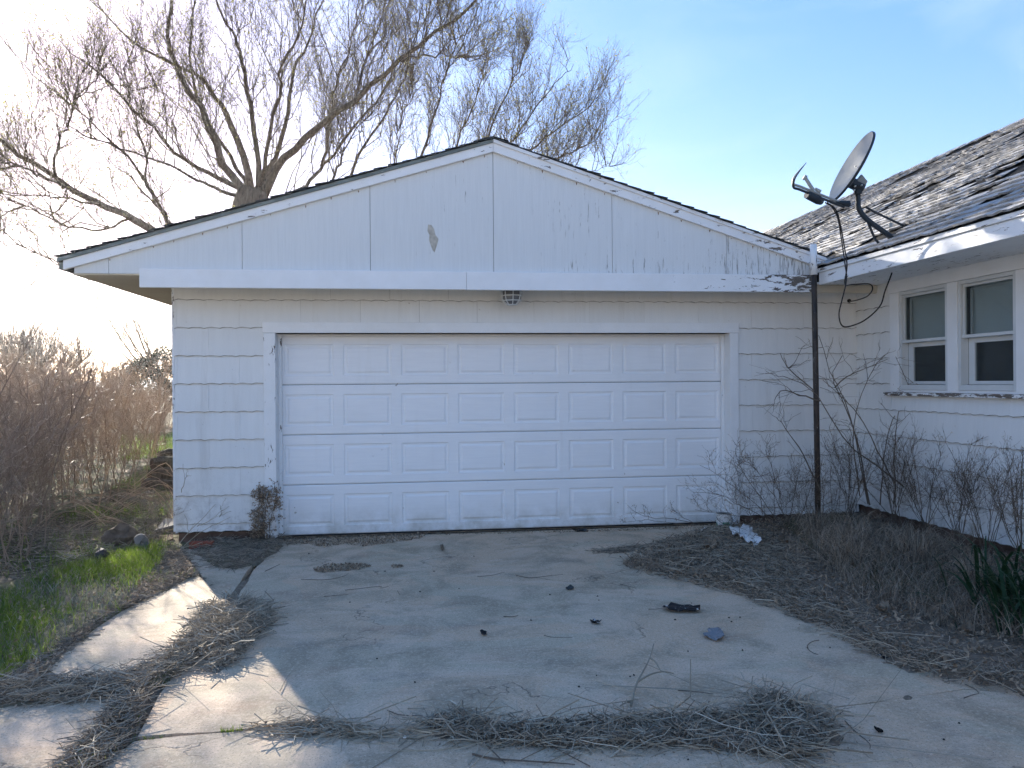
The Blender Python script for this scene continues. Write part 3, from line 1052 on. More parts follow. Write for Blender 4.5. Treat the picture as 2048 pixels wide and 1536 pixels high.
GLASS = mk_glass()
SHADE = plain('grey_green_roller_shade', (0.60, 0.66, 0.66), 0.8, 0.1, var=0.06, scale=2)
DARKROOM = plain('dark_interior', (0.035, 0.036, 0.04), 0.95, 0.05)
for (a, b) in ((6.556, 7.276), (5.733, 6.417)):
    wn_ = empty('window', wloc(house))
    wn_.parent = house
    wn_.location = Vector((HX, (a + b) / 2, 1.5)) - wloc(house)
    z0, z1, zm, f = 1.50, 2.50, 2.005, 0.042
    # outer storm frame, flush with the casing
    fr = MB()
    fr.box((HX - 0.02, a, z0), (HX + 0.04, a + 0.035, z1)).box((HX - 0.02, b - 0.035, z0), (HX + 0.04, b, z1))
    fr.box((HX - 0.02, a + 0.035, z1 - 0.035), (HX + 0.04, b - 0.035, z1)).box((HX - 0.022, a + 0.035, z0), (HX + 0.04, b - 0.035, z0 + 0.05))
    fr.build('frame', M['sash'], wn_, bevel=0.002)
    ai, bi = a + 0.037, b - 0.037
    up = MB()
    up.box((HX + 0.0, ai, zm), (HX + 0.025, ai + 0.022, z1 - 0.037)).box((HX, bi - 0.022, zm), (HX + 0.025, bi, z1 - 0.037))
    up.box((HX, ai + 0.022, z1 - 0.062), (HX + 0.025, bi - 0.022, z1 - 0.037)).box((HX - 0.012, ai + 0.0, zm - 0.03), (HX + 0.026, bi, zm - 0.001))
    up.build('upper_sash', M['sash'], wn_, bevel=0.002)
    lo = MB()
    lo.box((HX + 0.055, ai, z0 + 0.052), (HX + 0.08, ai + 0.035, zm - 0.03)).box((HX + 0.055, bi - 0.075, z0 + 0.052), (HX + 0.08, bi, zm - 0.03))
    lo.box((HX + 0.055, ai + 0.035, z0 + 0.052), (HX + 0.08, bi - 0.075, z0 + 0.085)).box((HX + 0.055, ai + 0.035, zm - 0.075), (HX + 0.08, bi - 0.075, zm - 0.03))
    lo.build('lower_sash', M['sash'], wn_, bevel=0.002)
    MB().box((HX + 0.012, ai + 0.022, zm), (HX + 0.015, bi - 0.022, z1 - 0.062)).build('pane', GLASS, wn_)
    MB().box((HX + 0.067, ai + 0.035, z0 + 0.085), (HX + 0.07, bi - 0.075, zm - 0.075)).build('pane', GLASS, wn_)
    MB().box((HX + 0.055, ai + 0.022, z1 - 0.085), (HX + 0.062, bi - 0.03, z1 - 0.072)).build('shade_rail', M['sash'], wn_)
    MB().box((HX + 0.05, bi - 0.05, zm), (HX + 0.06, bi - 0.034, z1 - 0.085)).build('shade_edge', M['sash'], wn_)
    MB().box((HX + 0.005, bi + 0.001, z0 + 0.052), (HX + 0.054, bi + 0.003, zm - 0.03)).build('reveal', M['sash'], wn_)
    MB().box((HX + 0.084, ai, zm - 0.03), (HX + 0.087, bi, z1 - 0.02)).build('roller_shade', SHADE, wn_)
MB().box((HX - 0.012, 5.732, 1.4735), (HX + 0.06, 6.418, 1.4985)).build('sub_sill', M['housetrim'], house, bevel=0.002)
MB().box((HX - 0.012, 6.555, 1.4735), (HX + 0.06, 7.277, 1.4985)).build('sub_sill', M['housetrim'], house, bevel=0.002)
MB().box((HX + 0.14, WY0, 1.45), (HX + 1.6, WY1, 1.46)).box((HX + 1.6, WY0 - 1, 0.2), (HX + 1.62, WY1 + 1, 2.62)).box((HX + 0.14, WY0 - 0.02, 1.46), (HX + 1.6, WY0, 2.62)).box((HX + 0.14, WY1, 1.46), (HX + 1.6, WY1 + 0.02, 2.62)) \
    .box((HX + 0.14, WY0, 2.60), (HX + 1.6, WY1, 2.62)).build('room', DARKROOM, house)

# eave: soffit, fascia, roof
EX, EZ, RS, RGX = 4.12, 2.77, 0.6, 7.66
def hroof(x): return EZ + RS * (x - EX)
EY1 = 7.50
MB().box((4.19, HY0 - 0.3, 2.625), (HX, EY1 + 0.19, 2.64)).build('soffit', M['eave'], house)
MB().box((4.155, HY0 - 0.3, 2.60), (4.19, EY1, 2.725)).build('fascia_board', M['eave'], house, bevel=0.003)
MB().box((4.135, HY0 - 0.3, 2.727), (4.175, EY1, 2.768)).build('fascia_trim', M['eave'], house, bevel=0.003)
MB().prism([(EX + 0.01, HY0 - 0.3, EZ - 0.0), (RGX, HY0 - 0.3, hroof(RGX)), (11.2, HY0 - 0.3, EZ), (11.2, HY0 - 0.3, EZ - 0.03), (RGX, HY0 - 0.3, hroof(RGX) - 0.03), (EX + 0.07, HY0 - 0.3, EZ - 0.003)], (0, HY1 - HY0 + 0.8, 0)).build('roof', M['felt'], house)
roof_o = [o for o in house.children if o.name.startswith('roof')][0]


def sag(y): return 0.02 * math.sin(y * 0.55 + 1.0) + 0.012 * math.sin(y * 1.3)


# asphalt tabs: curled, cracked, many gone
SL = math.sqrt(1 + RS * RS)
e_up = Vector((1 / SL, 0, RS / SL))
e_n = Vector((-RS / SL, 0, 1 / SL))
tabs = []
EXPS = 0.132
for r in range(33):
    d0 = r * EXPS - 0.01
    y = HY0 - 0.3 + (r % 2) * 0.15
    while y < HY1:
        wd = 0.30 * random.choice((1, 1, 1, 0.66, 0.34)) if random.random() < 0.5 else 0.30
        x = EX + d0 / SL
        # garage roof covers this part
        cov = y > 7.45 and roof_z(x + 0.1) > hroof(x) + 0.03
        clump = math.sin(y * 1.9 + r * 0.31) + math.sin(y * 0.83 - r * 0.53 + 2) + math.sin(y * 3.7 + r * 0.8) * 0.8
        gone = random.random() < (0.03 + (0.62 if clump > 1.15 else 0.26 if clump > 0.6 else 0.0)) and r > 1
        if not cov and not gone and d0 < SL * (RGX - EX) - 0.05:
            tabs.append((d0, y, wd - 0.006, 1.0 if clump > 0.2 else 0.55, r))
        y += wd


def tab_geo(d0, y0, wd, rough):
    """one tab: 4 columns x 3 rows, upper face and a thick ragged lower edge"""
    nc = 4
    L = EXPS + 0.06
    top, V, Q = [], [], []
    curl = [random.uniform(0.006, 0.021) * (0.6 + rough) for _ in range(nc + 1)]
    rag = [random.uniform(-0.006, 0.02 * rough) for _ in range(nc + 1)]
    if random.random() < 0.25 * rough:
        k = random.randrange(nc + 1)
        rag[k] += 0.06
    for c in range(nc + 1):
        yy = y0 + wd * c / nc
        for (dd, h) in ((max(rag[c], -0.01), 0.009 + curl[c]), (0.05, 0.008 + curl[c] * 0.35), (L, 0.003)):
            p = Vector((EX, yy, EZ)) + e_up * (d0 + dd) + e_n * (h + 0.006 + 0.0) 
            V.append((p.x, p.y, p.z))
        p = Vector((EX, yy, EZ)) + e_up * (d0 + max(rag[c], -0.01) + 0.004) + e_n * (0.001 + curl[c] * 0.8)
        V.append((p.x, p.y, p.z))
    for c in range(nc):
        a, b = c * 4, c * 4 + 4
        Q += [(a, b, b + 1, a + 1), (a + 1, b + 1, b + 2, a + 2), (a + 3, b + 3, b, a)]
    Q += [(0, 1, 2, 3), (nc * 4, nc * 4 + 3, nc * 4 + 2, nc * 4 + 1)]
    return np.array(V), np.array(Q)


CAM = Vector((0, 0, EYE))
def invis(t):
    x = EX + t[0] / SL
    p = Vector((x, t[1], hroof(x)))
    q = p - CAM
    zc = q.dot(_f)
    if zc < 0.5: return 1e3
    u = q.dot(_r) / zc * F
    return zc if abs(u) < 1150 else 1e3 + zc


tabs.sort(key=invis)
rest = []
for k, t in enumerate(tabs):
    V, Q = tab_geo(*t[:4])
    if k < 300:
        c = V.mean(0)
        o = link('roof_shingle', npmesh('roof_shingle', V - c, Q, M['shingle']), roof_o, c)
    else:
        rest.append((V, Q))
V, Fq = join_np(rest)
o = link('roof_shingles', npmesh('roof_shingles', V - np.array(wloc(roof_o)), Fq, M['shingle']), roof_o, wloc(roof_o))
o['kind'] = 'stuff'
# ridge caps
k = 0
y = HY0 - 0.3
rc = []
while y < HY1 + 0.4:
    z = hroof(RGX) + 0.012 + random.uniform(0, 0.012)
    rc.append(y)
    MB().prism([(RGX - 0.14, y, z - 0.075), (RGX, y, z + 0.012), (RGX + 0.14, y, z - 0.075), (RGX, y, z)], (0, 0.27 + random.uniform(-.02, .01), random.uniform(-0.01, 0.01))).build('ridge_cap', M['shingle'], roof_o)
    y += 0.28

# ------------------------------------------------------------------ satellite dish on the house roof
DC = at(1790, 482, 7.0)
dish = empty('satellite_dish', DC, 'oval grey satellite dish on a bent dark mast, bolted to the house roof', 'satellite dish')
cc = at(1703, 334, 6.95)
_v = ray(1703, 334).normalized()
_a = (_r - _v * _v.dot(_r)).normalized()
_b = (_u - _v * _v.dot(_u)).normalized()
dn = ((-_a * 0.893 + _b * 0.45).normalized() * 0.974 - _v * 0.225).normalized()
maj = (_a * 0.45 + _b * 0.893).normalized()
prof = [(q * .94, h_) for q, h_ in [(0.002, 0), (0.10, 0.004), (0.2, 0.017), (0.28, 0.034), (0.335, 0.05), (0.352, 0.056), (0.36, 0.052), (0.362, 0.036), (0.35, 0.034), (0.28, 0.016), (0.2, 0.0), (0.1, -0.012), (0.002, -0.016)]]
base = cc - dn * 0.045
MB().lathe(base, dn, prof[:6], 40, 1.0, 0.9, maj).build('reflector', M['dish_face'], dish, smooth=True)
MB().lathe(base, dn, prof[5:], 40, 1.0, 0.9, maj).build('reflector_back', M['dish_dark'], dish, smooth=True)
side = dn.cross(maj)
for k, a in ((0.02, 0.05), (-0.09, 0.05), (-0.09, -0.05), (0.02, -0.05)):
    MB().lathe(base + maj * k + side * a + dn * 0.006, dn, [(0.008, 0), (0.008, 0.004), (0.0005, 0.006)], 8).build('bolt', M['bolt'], dish)
mast = smooth_path([at(1716, 385, 7.02), at(1716, 400, 7.02), at(1718, 418, 7.0), at(1733, 438, 7.0), at(1760, 458, 7.0), at(1788, 478, 7.0)], 16)
MB().tube(mast, 0.024, 10).build('mast', M['dish_dark'], dish, smooth=True)
hb = at(1716, 372, 7.0)
MB().tube([hb - dn * 0.0 + dn * 0.07, hb - dn * 0.05], 0.05, 12).tube([hb - _u * 0.075, hb + _u * 0.03], 0.036, 10).build('bracket', M['dish_dark'], dish)
MB().prism([hb + dn * 0.02 + maj * 0.10 - side * 0.03, hb - dn * 0.05 + maj * 0.07 - side * 0.03, hb - dn * 0.05 - maj * 0.03 - side * 0.03, hb + dn * 0.05 - maj * 0.03 - side * 0.03], side * 0.06).build('back_plate', M['dish_pale'], dish)
for (x, y, d) in ((1711, 372, 6.93), (1724, 370, 6.93), (1709, 380, 6.93)):
    q = at(x, y, d)
    MB().lathe(q, -_f, [(0.007, -0.02), (0.007, 0.004), (0.0005, 0.006)], 6).build('bolt', M['bolt'], dish)
# foot plate
fb = at(1790, 480, 7.0)
MB().prism([fb - Vector((0, 0.10, 0)) - e_up * 0.06 - e_n * 0.035, fb + Vector((0, 0.12, 0)) - e_up * 0.06 - e_n * 0.035, fb + Vector((0, 0.12, 0)) + e_up * 0.14 - e_n * 0.035, fb - Vector((0, 0.10, 0)) + e_up * 0.14 - e_n * 0.035], e_n * 0.008).build('foot_plate', M['dish_dark'], dish)
MB().prism([fb - e_up * 0.06 - e_n * 0.03, fb + e_up * 0.12 - e_n * 0.03, fb + e_up * 0.03 + e_n * 0.05, fb - e_up * 0.03 + e_n * 0.05], Vector((0, 0.035, 0))).build('foot_bracket', M['dish_dark'], dish)
MB().tube([at(1732, 414, 7.02), at(1745, 422, 7.06), at(1800, 448, 7.15), at(1836, 465, 7.2)], 0.011, 8).build('strut', M['dish_dark'], dish)
MB().tube([at(1733, 436, 7.02), at(1740, 455, 7.04), at(1750, 478, 7.06), at(1758, 487, 7.07)], 0.012, 8).build('strut', M['dish_dark'], dish)
MB().box(tuple(at(1778, 446, 7.08)), tuple(at(1783, 455, 7.1))).build('clip', M['dish_pale'], dish)
# feed arm: two rails, upturned tip, feed horn and its box
for off in (0.0, 0.028):
    o = -_u * off
    arm = smooth_path([at(1688, 408, 6.9) + o, at(1640, 389, 6.78) + o, at(1600, 373, 6.68) + o, at(1587, 368, 6.64) + o, at(1588, 356, 6.62) + o * 0.5, at(1598, 342, 6.62) + o * 0.2, at(1613, 325, 6.62)], 22)
    MB().tube(arm, [0.0115] * 14 + [0.011, 0.010, 0.009, 0.008, 0.007, 0.006, 0.004, 0.002], 6).build('feed_arm', M['dish_pale'] if off == 0 else M['dish_dark'], dish, smooth=True)
MB().tube([at(1643, 404, 6.8), at(1636, 400, 6.78), at(1618, 391, 6.74), at(1613, 389, 6.73)], [0.028, 0.04, 0.038, 0.034], 12).build('receiver_box', M['dish_dark'], dish)
MB().tube([at(1627, 382, 6.74), at(1612, 358, 6.72), at(1611, 356, 6.72), at(1607, 354, 6.72)], [0.018, 0.015, 0.024, 0.024], 12).build('feed_horn', M['dish_pale'], dish)
MB().tube([at(1640, 384, 6.77), at(1630, 377, 6.76)], [0.02, 0.012], 10).build('horn_cap', M['dish_pale'], dish)
MB().tube([at(1697, 408, 6.93), at(1670, 404, 6.86)], [0.03, 0.014], 8).build('arm_clamp', M['dish_dark'], dish)

cable = empty('antenna_cable', at(1690, 640, 6.9), 'black cable hanging in a loose loop from the dish to the house soffit', 'cable')
c1 = [at(1650, 405, 6.82), at(1664, 414, 6.84), at(1676, 438, 6.88), at(1683, 480, 6.95), at(1690, 528, 6.9), at(1693, 560, 6.9), at(1684, 600, 6.9), at(1678, 628, 6.9), at(1683, 650, 6.92), at(1698, 653, 6.95), at(1730, 640, 7.05), at(1760, 612, 7.15), at(1770, 582, 7.2), at(1783, 548, 7.25), at(1783, 540, 7.27)]
MB().tube(smooth_path(c1, 70), 0.0065, 6).build('cable_run', M['cable'], cable, smooth=True)
c2 = [at(1654, 405, 6.82), at(1672, 420, 6.85), at(1681, 450, 6.9), at(1688, 490, 6.95), at(1694, 530, 6.9), at(1690, 568, 7.0), at(1705, 569, 7.3), at(1738, 568, 7.4), at(1745, 578, 7.45), at(1735, 592, 7.6), at(1715, 600, 7.9), at(1700, 603, 8.3)]
MB().tube(smooth_path(c2, 60), 0.0065, 6).build('cable_run', M['cable'], cable, smooth=True)
MB().lathe(yp(1697, 602, WY - 0.012), (0, -1, 0), [(0.022, 0), (0.022, 0.02), (0.001, 0.024)], 12).build('grommet', M['cable'], cable)

# ------------------------------------------------------------------ pipe mast in the corner
pb = yp(1637, 1052, 7.45)
pole = empty('pipe_mast', (pb.x, pb.y, 0), 'tall dark rusted pipe with white painted top, standing in the weeds at the garage corner', 'pole')
ptop, pmid = yp(1626.5, 490, 7.40), yp(1628, 549, 7.405)
MB().tube([(pb.x, pb.y, -0.1), pmid.lerp(Vector((pb.x, pb.y, 0)), 0.45), pmid], [0.029, 0.0285, 0.028], 14).build('pipe', M['pole'], pole, smooth=True)
MB().tube([pmid - Vector((0, 0, 0.004)), ptop], 0.034, 14).build('white_sleeve', M['polewhite'], pole, smooth=True)
MB().lathe(ptop, (0, 0, 1), [(0.034, 0), (0.03, 0.006), (0.001, 0.008)], 14).build('cap', M['polewhite'], pole)

# ------------------------------------------------------------------ cage lamp under the gable soffit
lc = Vector((0.955, 7.80, 2.655))
lamp = empty('cage_lamp', lc, 'small caged ceiling lamp under the gable soffit, above the garage door', 'lamp')
MB().lathe(lc, (0, 0, -1), [(0.001, 0), (0.075, 0.0), (0.08, 0.02), (0.07, 0.075), (0.066, 0.085)], 20).build('lamp_base', M['sash'], lamp, smooth=True)
MB().lathe(lc - Vector((0, 0, 0.08)), (0, 0, -1), [(0.06, 0), (0.094, 0.03), (0.094, 0.105), (0.075, 0.13), (0.04, 0.158), (0.001, 0.163)], 16).build('globe', plain('smoky_grey_lamp_glass', (0.16, 0.165, 0.17), 0.15, 0.6, var=.15), lamp, smooth=True)
rings = ((0.11, 0.10), (0.107, 0.155), (0.094, 0.205), (0.05, 0.248))
for r_, h in rings:
    MB().tube([lc + Vector((r_ * math.cos(a), r_ * math.sin(a), -h)) for a in np.linspace(0, 2 * math.pi, 9)], 0.006, 5, cap=False).build('cage_ring', M['sash'], lamp)
for k in range(8):
    a = 2 * math.pi * k / 8
    d = Vector((math.cos(a), math.sin(a), 0))
    MB().tube([lc + d * r_ - Vector((0, 0, h)) for r_, h in ((0.07, 0.07),) + rings], 0.0055, 5).build('cage_bar', M['sash'], lamp)

# ------------------------------------------------------------------ the big bare tree behind the garage
TZ = 19.0
tree = empty('tree', (at(510, 700, TZ).x, at(510, 700, TZ).y, 0), 'huge spreading bare tree with olive spring buds, behind the garage', 'tree')


def L(pts, z0, z1=None):
    z1 = z0 if z1 is None else z1
    n = len(pts)
    return [at(x, y, z0 + (z1 - z0) * i / (n - 1)) for i, (x, y) in enumerate(pts)]


trunk = [Vector((tree.location.x + 0.2, tree.location.y, -0.2)), at(500, 600, TZ), at(498, 480, TZ), at(500, 415, TZ), at(508, 380, TZ)]
MB().tube(smooth_path(trunk, 14), [0.62 - 0.02 * i for i in range(14)], 12).build('trunk', M['bark'], tree, smooth=True)
limbs = [
    (L([(495, 392), (455, 340), (420, 260), (375, 170), (345, 110), (335, 70), (345, 0), (360, -80)], TZ, 17), 0.19, 0.05),
    (L([(500, 380), (480, 300), (455, 230), (430, 190), (395, 150), (330, 120), (250, 70), (180, 0)], TZ, 21), 0.17, 0.04),
    (L([(515, 385), (515, 300), (495, 190), (480, 110), (470, 70), (440, 20), (420, -60)], TZ, 18), 0.13, 0.04),
    (L([(522, 395), (560, 330), (610, 280), (690, 220), (760, 150), (840, 90), (930, 20), (985, -20)], TZ, 17.5), 0.19, 0.05),
    (L([(520, 390), (545, 330), (575, 230), (590, 140), (620, 70), (660, -40)], TZ, 20.5), 0.14, 0.04),
    (L([(515, 380), (535, 300), (555, 200), (570, 120), (600, 60), (625, -60)], TZ, 16), 0.11, 0.03),
    (L([(535, 405), (600, 380), (650, 330), (700, 260), (760, 190), (800, 110)], TZ, 21), 0.11, 0.03),
    (L([(500, 385), (450, 360), (395, 335), (350, 300), (310, 260), (260, 210), (190, 140), (170, 100)], TZ, 17), 0.12, 0.03),
    (L([(490, 395), (440, 380), (390, 360), (340, 330), (250, 300), (150, 260)], TZ, 16.5), 0.09, 0.03),
    (L([(500, 388), (470, 330), (400, 210), (380, 100), (390, 0), (400, -80)], TZ, 20.5), 0.11, 0.03),
    # the low second stem that leans out to the left
    (L([(500, 640), (430, 560), (350, 490), (300, 462), (262, 438), (200, 406), (130, 372), (60, 322), (0, 283), (-90, 240)], TZ, 15.5), 0.24, 0.08),
    (L([(345, 480), (330, 430), (290, 360), (240, 300), (170, 230), (90, 170), (20, 100)], 18, 19), 0.08, 0.02),
    (L([(380, 500), (350, 450), (320, 420), (300, 380), (285, 310), (270, 230), (240, 150)], 18, 17), 0.09, 0.02),
    (L([(130, 372), (80, 350), (20, 330), (-60, 320)], 16.5, 15), 0.07, 0.02),
    (L([(110, 360), (115, 300), (130, 250), (160, 190), (200, 150)], 16.6, 16), 0.06, 0.015),
    (L([(200, 406), (120, 395), (60, 390), (-10, 380), (-60, 400)], 17, 16), 0.045, 0.015),
    (L([(260, 440), (180, 460), (90, 430), (20, 400), (-80, 360)], 17.5, 17), 0.05, 0.02),
    (L([(330, 500), (250, 520), (150, 540), (60, 500), (-30, 480)], 18, 17), 0.05, 0.02),
    (L([(640, 330), (660, 260), (670, 180), (700, 90), (720, 0)], 19.5, 18.5), 0.07, 0.02),
    (L([(700, 214), (730, 130), (760, 50), (790, -40)], 18.2, 19), 0.07, 0.02),
    (L([(800, 120), (860, 110), (905, 112), (940, 120)], 18, 17), 0.05, 0.012),
    (L([(690, 380), (720, 300), (770, 230), (800, 170), (830, 80), (870, -20)], 20.5, 21), 0.08, 0.02),
    (L([(640, 400), (680, 330), (690, 290), (750, 220)], 19.5, 20), 0.08, 0.02),
    # the rounder crown further right
    (L([(780, 420), (830, 340), (860, 260), (880, 190), (900, 120), (920, 70)], 22, 22), 0.09, 0.02),
    (L([(820, 430), (890, 340), (930, 250), (960, 170), (985, 100)], 22, 23), 0.08, 0.02),
    (L([(860, 430), (950, 320), (1000, 220), (1040, 130), (1060, 80)], 22, 22), 0.08, 0.018),
    (L([(900, 430), (1000, 310), (1060, 230), (1110, 170), (1150, 130)], 22, 22), 0.07, 0.016),
    (L([(920, 440), (1040, 320), (1110, 260), (1170, 220), (1205, 190)], 22, 21.5), 0.07, 0.015),
    (L([(960, 440), (1080, 340), (1150, 300), (1190, 280), (1215, 250)], 22, 22), 0.06, 0.015),
    (L([(980, 450), (1100, 370), (1170, 350), (1220, 330)], 22, 22.5), 0.05, 0.012),
    (L([(760, 430), (790, 330), (800, 250), (830, 160)], 22, 22), 0.06, 0.015),
]
LP = []
for pts, r0, r1 in limbs:
    sp = smooth_path(pts, 18)
    sp = [p + Vector((random.gauss(0, .03), random.gauss(0, .05), random.gauss(0, .03))) for p in sp]
    MB().tube(sp, [0.64 * r0 + (0.45 * r1 - 0.64 * r0) * (i / 17) ** 0.7 for i in range(18)], 8).build('limb', M['bark'], tree, smooth=True)
    LP.append(resample(sp, 18))
LP = np.array(LP)
_left = [10, 11, 12, 13, 14, 15, 16, 17]
_main = [i for i in range(23) if i not in _left]
A1d, _ = grow(LP[_left], 14, 1.9, spread=0.55, up=0.7, K=6, t0=0.1, t1=1.0, follow=0.6, wob=0.12, lenfall=0.45)
A1, t1 = grow(LP[_main], 20, 2.2, spread=0.5, up=0.75, K=6, t0=0.08, t1=1.0, follow=0.55, wob=0.10, lenfall=0.45)
A1c, _ = grow(LP[23:], 24, 1.35, spread=0.5, up=0.6, K=6, t0=0.2, t1=1.0, follow=0.75, wob=0.10, lenfall=0.5)
A1 = np.concatenate([A1, A1c, A1d])
A1b, _ = grow(LP[10:18], 3, 1.8, spread=0.6, up=-0.15, K=6, t0=0.35, t1=1.0, follow=0.7, wob=0.14, droop=0.35)
A1 = np.concatenate([A1, A1b])
A2, t2 = grow(A1, 9, 1.2, spread=0.5, up=0.42, K=5, t0=0.15, t1=1.0, follow=0.75, wob=0.12)
A3, t3 = grow(A2, 5, 0.55, spread=0.5, up=0.35, K=4, t0=0.15, t1=1.0, follow=0.75, wob=0.12)


def taper(N, K, r0, r1, j=0.3):
    f = np.linspace(0, 1, K)[None, :]
    r = (r0 + (r1 - r0) * f) * R.uniform(1 - j, 1 + j, (N, 1))
    return r


tw = [tubes_np(A1, taper(len(A1), 6, 0.0135, 0.0045), 4), tubes_np(A2, taper(len(A2), 5, 0.0052, 0.0026), 3), tubes_np(A3, taper(len(A3), 4, 0.0026, 0.0013), 3)]
V, Fq = join_np(tw)
w0 = np.array(wloc(tree))
o = link('twigs', npmesh('twigs', V - w0, Fq, M['twig']), tree, wloc(tree))
o['kind'] = 'stuff'


def leaves_on(Pl, per, size, t0=0.2):
    N, K, _ = Pl.shape
    t = R.uniform(t0, 1, (N, per)) * (K - 1)
    i = np.clip(t.astype(int), 0, K - 2)
    fr = (t - i)[..., None]
    n = np.arange(N)[:, None]
    c = (Pl[n, i] * (1 - fr) + Pl[n, i + 1] * fr).reshape(-1, 3)
    m = len(c)
    d = unit(R.normal(0, 1, (m, 3)) + np.array([0, 0, 0.4]))
    s = unit(np.cross(d, R.normal(0, 1, (m, 3))))
    ln = size * R.uniform(0.5, 1.4, (m, 1))
    V = np.stack([c, c + d * ln * 0.5 + s * ln * 0.22, c + d * ln, c + d * ln * 0.5 - s * ln * 0.22], 1).reshape(-1, 3)
    return V, np.arange(m * 4).reshape(-1, 4)


V, Q = leaves_on(A3, 1, 0.055)
o = link('young_leaves', npmesh('young_leaves', V - w0, Q, M['bud']), tree, wloc(tree))
o['kind'] = 'stuff'

# ------------------------------------------------------------------ background left: far trees, wire, brush
def fan_tree(name, base, h, spread, n, label, group=None, lean=(0, 0), r=0.05, sub=(8, 7), mat='twig', trunk_h=0.0, kids=0.35):
    t = empty(name, base, label, 'tree', group)
    st = []
    for k in range(n):
        a = random.uniform(0, 6.28)
        q = spread * math.sqrt(random.random())
        top = Vector(base) + Vector((math.cos(a) * q + lean[0] * h, math.sin(a) * q + lean[1] * h, h * random.uniform(0.75, 1.0) * (1 - 0.35 * (q / max(spread, .01)) ** 2)))
        b0 = Vector(base) + Vector((0, 0, trunk_h)) + Vector((random.gauss(0, .1), random.gauss(0, .1), 0))
        mid = b0.lerp(top, 0.5) + Vector((math.cos(a), math.sin(a), 0)) * spread * 0.12
        st.append(resample(smooth_path([b0, mid, top], 8), 8))
    st = np.array(st)
    if trunk_h > 0:
        MB().tube([Vector(base) - Vector((0, 0, .2)), Vector(base) + Vector((0, 0, trunk_h))], [r * 2.2, r * 1.8], 8).build('trunk', M['bark'], t)
    B1, _ = grow(st, sub[0], h * kids, spread=0.45, up=0.5, K=5, t0=0.2, follow=0.7)
    B2, _ = grow(B1, sub[1], h * kids * 0.45, spread=0.45, up=0.35, K=4, t0=0.15, follow=0.7)
    k = r / 0.05
    V, Fq = join_np([tubes_np(st, taper(len(st), 8, r, r * 0.3), 4), tubes_np(B1, taper(len(B1), 5, 0.014 * k, 0.006 * k), 3), tubes_np(B2, taper(len(B2), 4, 0.008 * k, 0.004 * k), 3)])
    o = link('branches', npmesh('branches', V - np.array(base), Fq, M[mat]), t, base)
    return t, B2


def ground_at(px, zc):
    p = at(px, 800, zc)
    return Vector((p.x, p.y, 0))


fan_tree('bare_tree', ground_at(62, 42), 5.4, 3.1, 34, 'rounded bare tree far off above the brown brush at the left edge', r=0.085, trunk_h=1.4)
fan_tree('bare_tree', ground_at(352, 30), 4.6, 2.2, 9, 'thin airy bare tree against the bright sky beside the garage eave', lean=(-0.25, 0), r=0.045, sub=(6, 5), trunk_h=1.2)
fan_tree('bare_tree', ground_at(205, 34), 3.0, 1.6, 16, 'faint clump of straight young saplings far off between brush and bright sky', r=0.035, sub=(5, 3), kids=0.22)
fan_tree('bare_tree', ground_at(140, 52), 3.6, 2.4, 14, 'pale thin bare tree far behind the rounded tree on the left', r=0.03, sub=(5, 4), kids=0.25)

eb = ground_at(318, 30)
ev = empty('evergreen_bush', eb, 'dense dark rounded evergreen bush beyond the brush, beside the garage corner', 'bush')
st = np.array([resample([eb + Vector((0, 0, -.1)), eb + Vector((math.cos(a) * .6, math.sin(a) * .6, 1.2)), eb + Vector((math.cos(a) * 1.3, math.sin(a) * 1.3, 2.2))], 6) for a in np.linspace(0, 6, 14)])
V, Fq = tubes_np(st, taper(14, 6, .05, .02), 4)
link('stems', npmesh('stems', V - np.array(eb), Fq, M['brushdark']), ev, eb)
d = unit(R.normal(0, 1, (9000, 3)))
d[:, 2] = np.abs(d[:, 2]) * 1.0 - 0.25
rad = 1.8 * R.uniform(0.6, 1.0, 9000) ** 0.5 * (1 + 0.18 * np.sin(d[:, 0] * 7) * np.cos(d[:, 1] * 6 + 1) + 0.12 * np.sin(d[:, 2] * 9))
c = d * rad[:, None] * np.array([1.05, 1.0, 1.15]) + np.array([0, 0, 1.4])
q = unit(R.normal(0, 1, (9000, 3)) + d)
s_ = unit(np.cross(q, R.normal(0, 1, (9000, 3))))
V = np.stack([c, c + q * .06 + s_ * .03, c + q * .13, c + q * .06 - s_ * .03], 1).reshape(-1, 3)
link('foliage', npmesh('foliage', V, np.arange(36000).reshape(-1, 4), M['evergreen']), ev, eb)['kind'] = 'stuff'

wire = [at(-700, 612, 36), at(-200, 617, 36), at(0, 619.5, 36), at(350, 630, 36), at(900, 640, 36), at(1500, 640, 36)]
tag(MB().tube(smooth_path(wire, 30), 0.014, 4).build('utility_wire', M['cable'], loc=wire[2]), 'single thin utility wire crossing the bright sky beyond the eave', 'wire')

# brown brush thicket
def brush_stems(poly, n, h0, h1, lean):
    p = scatter(poly, n)
    z = ground_z(p[:, 0], p[:, 1])
    H = R.uniform(h0, h1, n) * (1 + 0.32 * lump(p[:, 0], p[:, 1], 1.7, 31)) * np.where(R.random(n) < .08, 1.3, 1)
    a = R.uniform(0, 6.28, n)
    q = R.uniform(0.05, 0.6, n) * H * lean
    top = np.stack([p[:, 0] + np.cos(a) * q, p[:, 1] + np.sin(a) * q, z + H], 1)
    b = np.stack([p[:, 0], p[:, 1], z - .03], 1)
    s = np.linspace(0, 1, 6)[None, :, None]
    out = b[:, None] * (1 - s) + top[:, None] * s
    out[:, :, 2] += (np.sin(s[..., 0] * np.pi) * (H * 0.10)[:, None])
    out[:, 1:] += R.normal(0, 0.03, (n, 5, 3))
    return out


